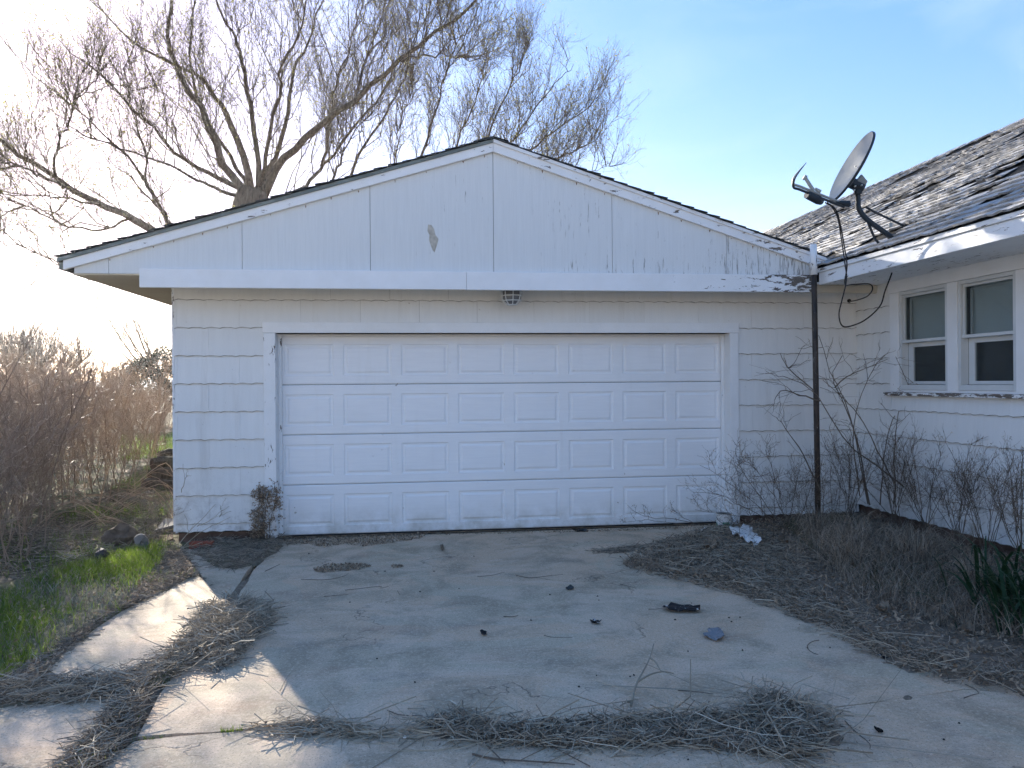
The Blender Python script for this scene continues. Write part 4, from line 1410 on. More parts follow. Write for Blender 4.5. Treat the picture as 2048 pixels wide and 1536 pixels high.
def thicket(name, poly, n, h0, h1, lean, sub, mat, label, r=1.0, up=0.35):
    S = brush_stems(poly, n, h0, h1, lean)
    B1, _ = grow(S, sub[0], 0.52, spread=0.55, up=up, K=5, t0=0.15, follow=0.6, wob=0.14)
    B2, _ = grow(B1, sub[1], 0.24, spread=0.6, up=up * 0.7, K=3, t0=0.1, follow=0.6, wob=0.14)
    V, Fq = join_np([tubes_np(S, taper(len(S), 6, 0.0075 * r, 0.0035 * r), 3), tubes_np(B1, taper(len(B1), 5, 0.0042 * r, 0.002 * r), 3), tubes_np(B2, taper(len(B2), 3, 0.0026 * r, 0.0015 * r), 3)])
    o = link(name, npmesh(name, V, Fq, M[mat]))
    tag(o, label, 'brush', kind='stuff')
    return S, B1, B2


BR_NEAR = G([(-330, 1190), (-30, 1175), (50, 1140), (110, 1090), (60, 1000), (-200, 1000)])
BR_MID = G([(-250, 1060), (60, 1080), (140, 1050), (235, 1020), (310, 965), (338, 905), (250, 885), (-250, 900)])
BR_FAR = G([(-200, 905), (225, 890), (290, 875), (350, 862), (356, 815), (-250, 815)])
thicket('brush_thicket', BR_MID, 560, 1.1, 2.1, 1.0, (10, 6), 'brush', 'tangled reddish brown leafless brush filling the yard left of the garage')
n1 = thicket('brush_thicket', BR_NEAR, 150, 0.9, 1.9, 1.0, (9, 6), 'brushdark', 'dark leafless brush nearest the driveway at the left edge')
thicket('brush_thicket', BR_FAR, 480, 1.1, 1.8, 0.7, (8, 3), 'brush', 'paler brown brush rising at the back of the left yard', r=1.6)
# long arching canes in front of the log pile
can = []
for (x0, y0, x1, y1, x2, y2, zc) in ((345, 1040, 300, 985, 190, 1045, 9.0), (350, 990, 310, 960, 240, 1010, 9.5), (345, 955, 318, 935, 270, 975, 10), (230, 1060, 150, 1010, 60, 1070, 8.6), (200, 1010, 120, 985, 30, 1030, 8.8), (330, 1010, 260, 975, 210, 990, 9.6), (300, 1060, 200, 1040, 120, 1085, 8.4), (260, 1030, 190, 1000, 90, 1020, 9)):
    for j in range(4):
        e = lambda: random.uniform(-14, 14)
        can.append(resample(smooth_path([at(x0 + e(), y0 + e(), zc), at(x1 + e(), y1 + e(), zc), at(x2 + e(), y2 + e(), zc - .3)], 9), 9))
can = np.array(can)
V, Q = tubes_np(can, taper(len(can), 9, 0.0055, 0.0025), 4)
tag(link('arching_canes', npmesh('arching_canes', V, Q, M['brush'])), 'bare brown canes arching low in front of the log pile', 'canes', kind='stuff')


# ------------------------------------------------------------------ grass, straw and litter
def blades(name, poly, n, h0, h1, w, mat, label, cat, lean=0.5, K=4, parent=None, dens=None):
    p = scatter(poly, n)
    if dens is not None:
        m = dens(p[:, 0], p[:, 1]) > R.uniform(0, 1, n)
        p = p[m]
        n = len(p)
    z = ground_z(p[:, 0], p[:, 1])
    H = R.uniform(h0, h1, n)
    a = R.uniform(0, 6.28, n)
    q = R.uniform(0.1, 1.0, n) * H * lean
    s = np.linspace(0, 1, K)[None, :]
    P = np.stack([p[:, 0:1] + np.cos(a)[:, None] * q[:, None] * s ** 1.7, p[:, 1:2] + np.sin(a)[:, None] * q[:, None] * s ** 1.7, z[:, None] - 0.015 + H[:, None] * s * (1 - 0.25 * lean * s)], 2)
    Wd = w * R.uniform(0.6, 1.3, (n, 1)) * (1 - 0.9 * s ** 1.5)
    V, Q = ribbons_np(P, Wd)
    o = link(name, npmesh(name, V, Q, M[mat]), parent)
    if parent is None: tag(o, label, cat, kind='stuff')
    return o


def straw(name, poly, n, Ln, h, mat, label, cat, ang=None, aspread=0.5, zb=None, r=0.0022, tilt=0.15, fall=None):
    p = scatter(poly, n)
    z0 = (ground_z(p[:, 0], p[:, 1]) if zb is None else np.full(n, zb))
    z0 = np.maximum(z0, 0.0)
    hh = h if fall is None else h * fall(p[:, 0], p[:, 1])
    z = z0 + R.uniform(0, 1, n) ** 1.4 * hh
    a = R.uniform(0, 6.28, n) if ang is None else ang + R.normal(0, aspread, n) + (R.random(n) > .5) * np.pi
    L_ = Ln * R.uniform(0.35, 1.3, n)
    d = np.stack([np.cos(a), np.sin(a), R.normal(0, tilt, n)], 1)
    K = 5
    s = np.linspace(-0.5, 0.5, K)
    P = np.stack([p[:, 0], p[:, 1], z], 1)[:, None] + d[:, None] * (L_[:, None] * s[None])[..., None]
    bend = R.normal(0, 0.45, (n, 3)) * np.array([1, 1, 0.4])
    P += bend[:, None] * (L_[:, None] * (s[None] ** 2) * 2)[..., None]
    P += R.normal(0, 0.03, (n, K, 3)) * L_[:, None, None]
    lo = np.maximum(z0, 0)[:, None] + r
    P[:, :, 2] = np.maximum(P[:, :, 2], lo)
    V, Q = tubes_np(P, taper(n, K, r, r * 0.55, 0.45), 3)
    o = link(name, npmesh(name, V, Q, M[mat]))
    return tag(o, label, cat, kind='stuff')


def litter(name, poly, n, size, mat, label, cat, h=0.03, spill=0.0):
    p = scatter(poly, n) + R.normal(0, 1, (n, 2)) * spill
    z = np.maximum(ground_z(p[:, 0], p[:, 1]), 0.0) + R.uniform(0.003, h, n)
    c = np.stack([p[:, 0], p[:, 1], z], 1)
    d = unit(R.normal(0, 1, (n, 3)) * np.array([1, 1, .7]))
    s = unit(np.cross(d, R.normal(0, .35, (n, 3)) + np.array([0, 0, 1])))
    u = np.cross(d, s)
    ln = size * R.uniform(.4, 1.4, (n, 1))
    V = np.stack([c - d * ln * .5, c + s * ln * .28 + u * ln * .1, c + d * ln * .5, c - s * ln * .28 + u * ln * .12], 1).reshape(-1, 3)
    V[:, 2] = np.maximum(V[:, 2], 0.002)
    o = link(name, npmesh(name, V, np.arange(4 * n).reshape(-1, 4), M[mat]))
    return tag(o, label, cat, kind='stuff')


def mound(poly, h, label):
    p = np.array(poly)
    lo, hi = p.min(0), p.max(0)
    st = 0.025
    gx, gy = np.meshgrid(np.arange(lo[0] - .05, hi[0] + .05, st), np.arange(lo[1] - .05, hi[1] + .05, st))
    wx = gx + 0.05 * lump(gx, gy, 14, 41)
    wy = gy + 0.05 * lump(gx, gy, 14, 42)
    ins = inpoly(wx, wy, poly)
    dist = np.full(gx.shape, 9.0)
    for a, b in zip(p, np.roll(p, -1, 0)):
        ab = b - a
        tt = np.clip(((wx - a[0]) * ab[0] + (wy - a[1]) * ab[1]) / (ab @ ab + 1e-9), 0, 1)
        dist = np.minimum(dist, np.hypot(wx - a[0] - tt * ab[0], wy - a[1] - tt * ab[1]))
    z = np.where(ins, 0.003 + h * np.clip(dist / 0.12, 0, 1) ** 0.7 * (0.6 + 0.5 * lump(gx, gy, 20, 43) + 0.25 * lump(gx, gy, 60, 44)), -0.012)
    ny_, nx_ = gx.shape
    ii_ = (np.arange(ny_ - 1)[:, None] * nx_ + np.arange(nx_ - 1)[None, :]).ravel()
    Q = np.stack([ii_, ii_ + 1, ii_ + nx_ + 1, ii_ + nx_], 1)
    Q = Q[ins.ravel()[Q].any(1)]
    o = link('soil_mound', npmesh('soil_mound', np.stack([gx.ravel(), gy.ravel(), z.ravel()], 1), Q, M['ground'], True))
    return tag(o, label, 'soil', kind='stuff')


LAWN = G([(-220, 1230), (0, 1195), (60, 1165), (230, 1112), (335, 1082), (322, 1128), (250, 1205), (130, 1285), (0, 1368), (-220, 1480)])
def patchy(x, y): return np.clip(0.50 + 1.25 * lump(x, y, 3.6, 21), 0.03, 1)
blades('green_grass', LAWN, 26000, 0.04, 0.125, 0.0055, 'grass', 'bright green sunlit grass along the left side of the driveway', 'grass', 0.7, dens=patchy)
blades('dry_grass', LAWN, 3200, 0.04, 0.13, 0.0045, 'straw', 'dry pale blades mixed into the green grass at left', 'grass', 0.9)
litter('dead_leaves', LAWN, 1500, 0.03, 'litter', 'dead leaves lying in the green grass at left', 'leaves', h=0.05)
BACKLAWN = G([(-100, 1150), (60, 1160), (230, 1112), (335, 1082), (345, 1000), (330, 950), (300, 930), (180, 1010), (60, 1060), (-100, 1090)])
blades('green_grass', BACKLAWN, 9000, 0.04, 0.13, 0.006, 'grass', 'thin green grass showing between the brush and the garage wall', 'grass', 0.7, dens=patchy)
FARLAWN = G([(240, 925), (352, 912), (354, 868), (240, 872)])
blades('green_grass', FARLAWN, 5000, 0.06, 0.16, 0.012, 'grass', 'sunlit strip of pale green grass far back beside the garage wall', 'grass', 0.7)
EDGE = G([(335, 1085), (372, 1110), (395, 1150), (310, 1192), (225, 1232), (120, 1318), (60, 1378), (-60, 1395), (-60, 1380), (60, 1330), (190, 1245), (262, 1195), (305, 1145)])
mound(EDGE, 0.02, 'dark soil strip between green grass and slab')
blades('green_grass', EDGE, 3200, 0.03, 0.10, 0.005, 'grass', 'ragged green grass tufts spreading towards the left slab', 'grass', 0.8, dens=lambda x, y: np.clip(0.25 + 1.3 * lump(x, y, 5, 51), 0, 1))
straw('dead_twigs', EDGE, 2200, 0.11, 0.03, 'strawdark', 'dark mat of twigs and dead leaves between green grass and slab', 'litter')
litter('dead_leaves', EDGE, 2600, 0.025, 'litter', 'brown leaf bits edging the green grass by the slab', 'leaves')
straw('dead_twigs', BACKLAWN, 2200, 0.3, 0.05, 'strawdark', 'fallen sticks strewn over the grass below the brush', 'litter', r=0.003)
litter('dead_leaves', BACKLAWN, 2500, 0.04, 'litter', 'dead leaves strewn over the grass below the brush', 'leaves')

PILE = G([(425, 1205), (490, 1195), (532, 1213), (548, 1245), (505, 1285), (470, 1325), (430, 1345), (398, 1322), (350, 1352), (330, 1335), (372, 1290), (392, 1245)])
pc = gp(465, 1275)
def pfall(x, y): return np.clip(1.1 - np.hypot(x - pc.x, y - pc.y) / 0.75, 0.08, 1)
mound(PILE, 0.06, 'dark soil under the pale straw heap')
straw('straw_pile', PILE, 1700, 0.15, 0.16, 'straw', 'heap of pale dry straw at the shadow edge on the left of the driveway', 'straw', ang=0.55, aspread=1.0, tilt=0.4, r=0.0027, fall=pfall)
straw('straw_pile_base', PILE, 900, 0.14, 0.09, 'strawdark', 'darker stems under the heap of pale straw', 'straw', tilt=0.25, fall=pfall)
blades('green_grass', G([(372, 1290), (440, 1215), (470, 1215), (400, 1330), (330, 1372), (290, 1385)]), 1500, 0.03, 0.09, 0.004, 'dullgrass', 'dull green grass growing through the straw in the left slab joint', 'grass', 0.9)
blades('green_grass', G([(430, 1215), (500, 1190), (540, 1215), (500, 1235)]), 160, 0.06, 0.17, 0.004, 'straw', 'few upright dry grass blades at the top of the straw heap', 'grass', 0.7)
STRIPB = G([(400, 1318), (340, 1362), (270, 1390), (140, 1408), (0, 1412), (-200, 1425), (-200, 1390), (0, 1376), (110, 1362), (240, 1352), (320, 1322), (372, 1280)])
mound(STRIPB, 0.025, 'dark soil ridge in the joint between the left slabs')
straw('straw_strip', STRIPB, 1700, 0.11, 0.045, 'strawdark', 'strip of flattened grey weeds filling the joint between the left slabs', 'weeds', ang=0.15, aspread=0.9, tilt=.25)
litter('dead_leaves', STRIPB, 3500, 0.02, 'litter', 'leaf crumbs in the weed strip between the left slabs', 'leaves')
straw('pale_straw', STRIPB, 420, 0.22, 0.07, 'straw', 'pale dry stalks lying on the weed strip between left slabs', 'straw', ang=0.3, aspread=0.6, tilt=0.25)
STRIPC = G([(40, 1620), (130, 1520), (205, 1440), (262, 1385), (305, 1372), (288, 1425), (262, 1480), (200, 1545), (120, 1640)])
mound(STRIPC, 0.02, 'dark soil in the joint at the lower left corner')
straw('straw_strip', STRIPC, 900, 0.11, 0.045, 'strawdark', 'weedy dark joint running to the lower left corner', 'weeds', ang=0.95, aspread=0.9, tilt=.3)
litter('dead_leaves', STRIPC, 1500, 0.018, 'litter', 'leaf crumbs in the joint at lower left', 'leaves')
straw('pale_straw', STRIPC, 130, 0.2, 0.09, 'straw', 'pale stalks in the weedy joint at lower left', 'straw', ang=0.95, aspread=0.7, tilt=0.3)
blades('green_grass', STRIPC, 1800, 0.02, 0.075, 0.004, 'grass', 'short green grass in the lower left slab joint', 'grass', 0.9, dens=lambda x, y: np.clip(.45 + 1.2 * lump(x, y, 7, 12), 0, 1))
blades('green_grass', G([(262, 1470), (330, 1466), (330, 1476), (262, 1482)]), 90, 0.015, 0.04, 0.003, 'grass', 'tiny green tuft at the left end of the long crack', 'grass', 0.9)
blades('green_grass', G([(438, 1455), (486, 1453), (486, 1463), (438, 1465)]), 150, 0.015, 0.045, 0.003, 'grass', 'tiny green tuft midway along the long sunlit crack', 'grass', 0.9)

STRIPA = G([(590, 1465), (700, 1460), (800, 1462), (850, 1440), (905, 1418), (1000, 1448), (1150, 1440), (1300, 1432), (1420, 1428), (1482, 1425), (1462, 1395), (1500, 1368), (1570, 1386), (1640, 1418), (1678, 1446), (1690, 1478), (1662, 1502), (1650, 1545), (1560, 1545), (1480, 1512), (1350, 1502), (1150, 1506), (1000, 1500), (880, 1482), (760, 1476), (600, 1474)])
STRIPA_CORE = G([(850, 1450), (905, 1432), (1000, 1455), (1150, 1450), (1300, 1442), (1420, 1436), (1500, 1430), (1500, 1400), (1560, 1396), (1640, 1430), (1670, 1455), (1660, 1490), (1600, 1525), (1480, 1505), (1350, 1495), (1150, 1498), (1000, 1490), (880, 1474)])
mound(STRIPA_CORE, 0.028, 'dark soil ridge under the front weed mat')
straw('weed_strip', STRIPA_CORE, 2000, 0.10, 0.045, 'strawdark', 'dense dark mat of dead weeds along the front slab joint', 'weeds', tilt=0.45, r=0.0026)
straw('weed_strip', STRIPA, 750, 0.22, 0.055, 'straw', 'pale dry stalks lying across the front weed mat', 'straw', ang=0.1, aspread=1.0, tilt=0.25, r=0.0021)
straw('weed_strip', STRIPA, 60, 0.7, 0.05, 'straw', 'long curved stems trailing out of the front weed mat', 'straw', ang=0.0, aspread=0.4, tilt=0.1, r=0.003)
litter('dead_leaves', STRIPA_CORE, 4500, 0.02, 'litter', 'crumbled leaves caught in the front weed mat', 'leaves', h=0.04)
blades('dry_grass', STRIPA_CORE, 700, 0.04, 0.12, 0.003, 'straw', 'short upright dry grass standing in the front weed mat', 'grass', 0.9)
blades('green_grass', STRIPA_CORE, 900, 0.02, 0.06, 0.003, 'dullgrass', 'dull green sprouts in the front weed mat', 'grass', 0.9)
THIN = G([(500, 1455), (640, 1440), (768, 1468), (770, 1478), (640, 1478), (520, 1468)])
straw('straw_bundle', THIN, 200, 0.2, 0.025, 'straw', 'thin bundle of pale stalks lying on the crack at the shadow edge', 'straw', ang=-0.1, aspread=0.5)
litter('dead_leaves', THIN, 350, 0.018, 'litter', 'leaf crumbs along the crack at the shadow edge', 'leaves')

BEDE = G([(1240, 1130), (1340, 1084), (1440, 1062), (1520, 1075), (1580, 1120), (1640, 1200), (1760, 1280), (1900, 1330), (2100, 1370), (2300, 1400), (2300, 1440), (2048, 1400), (1830, 1352), (1720, 1302), (1600, 1242), (1480, 1192), (1380, 1168), (1300, 1150)])
straw('bed_straw', BED, 2600, 0.11, 0.06, 'strawdark', 'matted dark dead weeds covering the bed right of the driveway', 'weeds', tilt=0.6)
straw('bed_straw', BEDE, 3200, 0.10, 0.045, 'strawdark', 'twiggy debris fringing the right bed where it meets the concrete', 'weeds', ang=-0.7, aspread=1.3, tilt=0.45)
straw('pale_straw', BEDE, 650, 0.26, 0.06, 'straw', 'pale stalks lying along the edge of the right bed', 'straw', ang=-0.75, aspread=0.5)
litter('dead_leaves', BED, 15000, 0.032, 'litter', 'brown dead leaves scattered over the right bed', 'leaves', h=0.05)
litter('dead_leaves', BEDE, 6000, 0.022, 'litter', 'leaf crumbs along the concrete edge of the right bed', 'leaves', h=0.03)
BEDGREEN = G([(1560, 1060), (1700, 1045), (1800, 1090), (1900, 1140), (1900, 1230), (1760, 1200), (1640, 1130)])
blades('dull_grass', BEDGREEN, 6000, 0.04, 0.16, 0.004, 'dullgrass', 'dull green grass in the shaded corner of the right bed', 'grass', 0.9)
BEDDRY = G([(1600, 1075), (1720, 1060), (1860, 1100), (2048, 1180), (2200, 1260), (2200, 1330), (1900, 1270), (1740, 1220), (1640, 1140)])
blades('dry_grass', BEDDRY, 7500, 0.08, 0.34, 0.0045, 'strawdark', 'leaning dead grass among the shrubs of the right bed', 'grass', 1.3, K=5)
WALLBASE = G([(378, 1092), (470, 1078), (565, 1076), (560, 1100), (520, 1125), (470, 1140), (430, 1136), (400, 1112)])
mound(WALLBASE, 0.025, 'dark soil heaped at the wall foot left of the door')
straw('dead_twigs', WALLBASE, 1300, 0.16, 0.05, 'strawdark', 'dark dead stems heaped at the foot of the wall left of the door', 'weeds', tilt=0.2)
litter('dead_leaves', WALLBASE, 900, 0.025, 'litter', 'leaf bits at the foot of the wall left of the door', 'leaves')
DOORB = G([(562, 1077), (780, 1070), (860, 1065), (840, 1078), (760, 1090), (720, 1094), (690, 1088), (650, 1096), (610, 1088), (575, 1092)])
litter('door_debris', DOORB, 2600, 0.022, 'litter', 'brown leaf debris drifted against the door bottom at left', 'leaves', h=0.014)
litter('door_debris', G([(860, 1066), (1200, 1058), (1440, 1049), (1440, 1056), (1200, 1064), (860, 1071)]), 900, 0.02, 'litter', 'thin line of debris under the right half of the garage door', 'leaves', h=0.01)
litter('leaf_drift', G([(625, 1140), (660, 1130), (720, 1128), (745, 1133), (720, 1140), (680, 1143), (640, 1147)]), 900, 0.02, 'litter', 'small drift of brown bark bits on the concrete near the door', 'leaves', h=0.02)
litter('leaf_drift', G([(780, 1131), (805, 1130), (808, 1136), (785, 1137)]), 120, 0.018, 'litter', 'tiny brown drift right of the larger bark drift', 'leaves', h=0.012)
straw('twig_drift', G([(1185, 1100), (1290, 1090), (1350, 1082), (1350, 1100), (1260, 1106), (1190, 1107)]), 260, 0.16, 0.015, 'strawdark', 'thin drift of twigs reaching left from the right bed', 'twigs', ang=0.0, aspread=0.3)

# ------------------------------------------------------------------ shrubs and weeds by the house wall
def shrub(name, label, cat, stems, zc, r0, r1, sub, mat='weed', spread=0.45, up=0.25, ln=(0.35, 0.18), seeds=0, seedsize=0.01, group=None, base=None, sub_r=(0.0024, 0.0014), seedmat='litter', t0=0.25):
    paths = []
    for st in stems:
        z = st[1] if isinstance(st, tuple) and isinstance(st[0], list) else zc
        pts = st[0] if isinstance(st, tuple) and isinstance(st[0], list) else st
        n = len(pts)
        paths.append([at(x, y, z + (0.18 * math.sin(i * 1.3 + len(paths)) if i else 0)) for i, (x, y) in enumerate(pts)])
    b = base if base is not None else Vector((paths[0][0].x, paths[0][0].y, 0.0))
    t = empty(name, b, label, cat, group)
    P = np.array([resample(smooth_path(p, 16), 10) for p in paths])
    P += R.normal(0, 0.004, P.shape)
    for k in range(len(P)):
        V, Q = tubes_np(P[k:k + 1], np.linspace(r0, r1, 10)[None, :] * random.uniform(.8, 1.2), 5)
        link('stem', npmesh('stem', V - np.array(b), Q, M[mat], True), t, b)
    prt = []
    B1 = B2 = None
    if sub[0]:
        B1, _ = grow(P, sub[0], ln[0], spread=spread, up=up, K=5, t0=t0, follow=0.7, wob=0.12)
        prt.append(tubes_np(B1, taper(len(B1), 5, sub_r[0], sub_r[1]), 3))
        if sub[1]:
            B2, _ = grow(B1, sub[1], ln[1], spread=spread * 1.1, up=up, K=4, t0=0.25, follow=0.7, wob=0.12)
            prt.append(tubes_np(B2, taper(len(B2), 4, sub_r[1], sub_r[1] * 0.6), 3))
        V, Fq = join_np(prt)
        link('twigs', npmesh('twigs', V - np.array(b), Fq, M[mat]), t, b)['kind'] = 'stuff'
    if seeds:
        src = B2 if B2 is not None else (B1 if B1 is not None else P)
        V, Q = leaves_on(src, seeds, seedsize, 0.5)
        link('seed_heads', npmesh('seed_heads', V - np.array(b), Q, M[seedmat]), t, b)['kind'] = 'stuff'
    return t


shrub('bare_shrub', 'tall many-stemmed bare shrub against the corner beside the dark pipe', 'shrub', [
    [(1734, 1007), (1722, 930), (1709, 864), (1690, 800), (1677, 775), (1663, 750), (1645, 690), (1638, 670)],
    [(1740, 1010), (1728, 950), (1720, 900), (1695, 821), (1670, 768), (1665, 745), (1684, 710)],
    [(1790, 970), (1770, 930), (1745, 882), (1713, 825), (1680, 790), (1645, 760)],
    [(1788, 1008), (1789, 930), (1792, 864), (1799, 818), (1817, 778)],
    [(1880, 1045), (1855, 960), (1845, 900), (1835, 836), (1817, 775), (1800, 730), (1790, 714)],
    [(1885, 1050), (1806, 972), (1735, 918), (1699, 893), (1670, 850), (1641, 803), (1627, 782), (1600, 765), (1566, 753)],
    [(1641, 983), (1626, 950), (1605, 904), (1580, 870), (1563, 842)],
    [(1825, 960), (1860, 935), (1896, 911), (1920, 899), (1950, 893), (2000, 895), (2048, 904)],
    [(1852, 907), (1885, 868), (1920, 848), (1952, 835)],
    [(1720, 990), (1712, 930), (1705, 880), (1712, 820), (1730, 770), (1752, 730), (1775, 705)],
    [(1760, 1010), (1765, 940), (1772, 880), (1790, 830), (1825, 790), (1846, 790)],
    [(1670, 775), (1690, 755), (1735, 735), (1775, 718)],
    [(1640, 803), (1600, 790), (1565, 780), (1550, 800)],
    [(1627, 782), (1590, 748), (1575, 735), (1560, 708)],
], 7.75, 0.0075, 0.0028, (5, 2), spread=0.5, ln=(0.38, 0.2), up=0.15, sub_r=(0.0028, 0.0018))
shrub('airy_weed', 'airy dead weed with tiny seed heads leaning over the paint can', 'weed', [
    [(1560, 1048), (1525, 1000), (1490, 950), (1470, 905)],
    [(1555, 1048), (1500, 1000), (1450, 960), (1400, 930)],
    [(1565, 1050), (1500, 1020), (1440, 990), (1385, 985)],
    [(1570, 1050), (1560, 990), (1545, 940), (1530, 900)],
    [(1575, 1050), (1590, 990), (1600, 940)],
    [(1560, 1055), (1490, 1035), (1430, 1025), (1390, 1020)],
    [(1580, 1050), (1540, 980), (1505, 930)],
    [(1590, 1052), (1615, 1000), (1625, 950)],
], 7.75, 0.004, 0.002, (11, 7), spread=0.5, ln=(0.36, 0.15), seeds=2, seedsize=0.013, sub_r=(0.0018, 0.0012))
shrub('airy_weed', 'low dry weed lying across the door bottom beside the paint can', 'weed', [
    [(1400, 1050), (1350, 1038), (1300, 1035), (1262, 1020)], [(1395, 1050), (1340, 1045), (1290, 1040), (1245, 1045)], [(1390, 1048), (1360, 1030), (1345, 1020)],
], 8.0, 0.003, 0.0015, (6, 4), spread=0.4, ln=(0.14, 0.07), seeds=2, seedsize=0.012, sub_r=(0.0016, 0.001))
wx = [(1700, 1035), (1790, 1050), (1850, 1065), (1915, 1085), (1975, 1110), (2040, 1135)]
wl_ = ['wispy dead weed under the left window, nearest the corner shrub', 'wispy dead weed below the pair of windows, beside the corner shrub', 'wispy dead weed against the siding below the mullion of the windows',
       'wispy dead weed against the siding right of the corner shrub', 'wispy dead weed with seed heads nearest the dark green leaves', 'wispy dead weed at the right edge above the dark green leaves']
for (x, y), lb in zip(wx, wl_):
    zc = gp(x, y + 25).dot(_f)
    zc = max(4.8, min(zc, 8.0))
    st = []
    for k in range(11):
        e = random.uniform(-85, 85)
        h = random.uniform(90, 215) * 7.5 / zc * 0.9
        st.append([(x + random.uniform(-12, 12), y + 5), (x + e * 0.4, y - h * 0.4), (x + e * 0.8, y - h * 0.75), (x + e * 1.2, y - h)])
    shrub('airy_weed', lb, 'weed', st, zc - 0.15, 0.0032, 0.0015, (8, 5), spread=0.45, ln=(0.3, 0.13), seeds=1, seedsize=0.013, sub_r=(0.0016, 0.001))
# fine haze of weeds in the corner
shrub('airy_weed', 'fine misty dead weed around the foot of the dark pipe', 'weed', [[(1600 + 16 * k, 1052), (1595 + 17 * k, 1000), (1585 + 19 * k, 930 + 25 * math.sin(k * 2))] for k in range(8)], 7.6, 0.003, 0.0014, (7, 5), spread=0.5, ln=(0.26, 0.12), seeds=1, seedsize=0.01, sub_r=(0.0015, 0.001))
shrub('airy_weed', 'greyish thicket of fine dead stems at the right of the paint can, below the pipe', 'weed', [[(1480 + 22 * k, 1075 + 4 * (k % 3)), (1476 + 24 * k, 1030), (1470 + 26 * k, 975 + 20 * math.sin(k * 1.7))] for k in range(9)], 7.35, 0.0028, 0.0014, (8, 6), spread=0.55, ln=(0.24, 0.12), seeds=1, seedsize=0.011, sub_r=(0.0015, 0.001))
shrub('airy_weed', 'low tangle of dry stems spreading in the middle of the right bed', 'weed', [[(1600 + 38 * k, 1150 + 8 * (k % 3)), (1602 + 40 * k, 1110), (1596 + 44 * k, 1065 + 15 * math.sin(k * 1.7))] for k in range(9)], 6.1, 0.0028, 0.0014, (9, 6), mat='strawdark', spread=0.6, ln=(0.22, 0.12), seeds=1, seedsize=0.011, sub_r=(0.0016, 0.001))
# arching grey grass clumps
for (x, y, zc, lb) in ((1635, 1078, 7.2, 'clump of long arching grey grass at the foot of the pipe'), (1708, 1085, 7.0, 'clump of long arching grey grass right of the pipe'), (1690, 1140, 6.3, 'bluish grey dry grass clump in the middle of the right bed'), (1830, 1130, 6.2, 'dry arching grass clump below the house wall footing'), (1960, 1200, 5.4, 'dry tangled grass clump left of the dark green leaves')):
    b = at(x, y, zc)
    b.z = 0.02
    t = empty('grass_clump', b, lb, 'grass clump')
    n = 150
    a = R.uniform(0, 6.28, n)
    H = R.uniform(.15, .42, n)
    q = R.uniform(.08, .34, n)
    s = np.linspace(0, 1, 7)[None]
    o0 = R.normal(0, .05, (n, 2))
    P = np.stack([o0[:, 0:1] + np.cos(a)[:, None] * q[:, None] * s, o0[:, 1:2] + np.sin(a)[:, None] * q[:, None] * s, H[:, None] * np.sin(s * 2.3) * (1 - .1 * s)], 2)
    V, Q = tubes_np(P, taper(n, 7, .0022, .001), 3)
    link('blades', npmesh('blades', V, Q, M['strawdark']), t, b)['kind'] = 'stuff'
# dark green sword-leaved plant at the right edge
ib = gp(2125, 1285)
ib.z = 0.02
iris = empty('sword_leaf_plant', ib, 'dark green sword-leaved plant fanning out at the right edge of the bed', 'plant')
for k in range(230):
    a = random.uniform(0, 6.28)
    ox, oy = random.gauss(0.02, .17), random.gauss(0.1, .26)
    L_, q = random.uniform(.25, .55), random.uniform(.12, .55)
    s = np.linspace(0, 1, 7)
    P = np.stack([ox + math.cos(a) * q * s ** 1.5, oy + math.sin(a) * q * s ** 1.5, L_ * np.sin(s * (1.5 + q)) * .95], 1)[None]
    Wd = 0.026 * random.uniform(.6, 1.2) * (1 - .92 * s[None] ** 2)
    V, Q = ribbons_np(P, Wd, np.array([[-math.sin(a), math.cos(a), random.uniform(-.2, .2)]]))
    link('leaf', npmesh('leaf', V, Q, M['iris'], True), iris, ib)
# vine-like weed on the casing
vb = yp(522, 1085, WY - 0.12)
vb.z = 0.0
vt = shrub('climbing_weed', 'bushy dry grey weed climbing the door casing at the left foot', 'weed', [[(512 + 3.5 * k, 1085), (512 + 4 * k + random.uniform(-8, 8), 1040), (512 + 5 * k + random.uniform(-8, 8), 1000 - 6 * (k % 3)), (516 + 4 * k, 975 + 5 * (k % 4))] for k in range(9)], 7.72, 0.003, 0.0015, (18, 6), spread=0.55, ln=(0.13, 0.07), up=-.1, seeds=5, seedsize=0.02, base=vb, sub_r=(0.0016, 0.001), t0=.05)
vb2 = at(462, 1115, 7.3)
vb2.z = 0
shrub('dry_weed', 'long pale dry stalks leaning up across the wall corner at left', 'weed', [[(330, 1120), (380, 1062), (432, 1008)], [(335, 1122), (400, 1065), (460, 1035)], [(300, 1140), (360, 1100), (405, 1085)], [(395, 1052), (425, 1038), (445, 1020)], [(440, 1034), (443, 1025), (440, 1010)], [(362, 985), (370, 960), (375, 950)]],
      7.35, 0.0045, 0.002, (3, 0), mat='straw', spread=.35, ln=(.16, .1), sub_r=(.002, .0014))
shrub('dry_weed', 'grey misty dead weed standing in front of the white block, left of the wall corner', 'weed', [[(290 + 9 * k, 1085 + 3 * (k % 3)), (286 + 10 * k, 1040), (280 + 12 * k, 1000 + 12 * (k % 3))] for k in range(6)], 7.5, 0.003, 0.0014, (9, 5), mat='strawdark', spread=.45, ln=(.2, .1), sub_r=(.0016, .001), seeds=1, seedsize=.012)

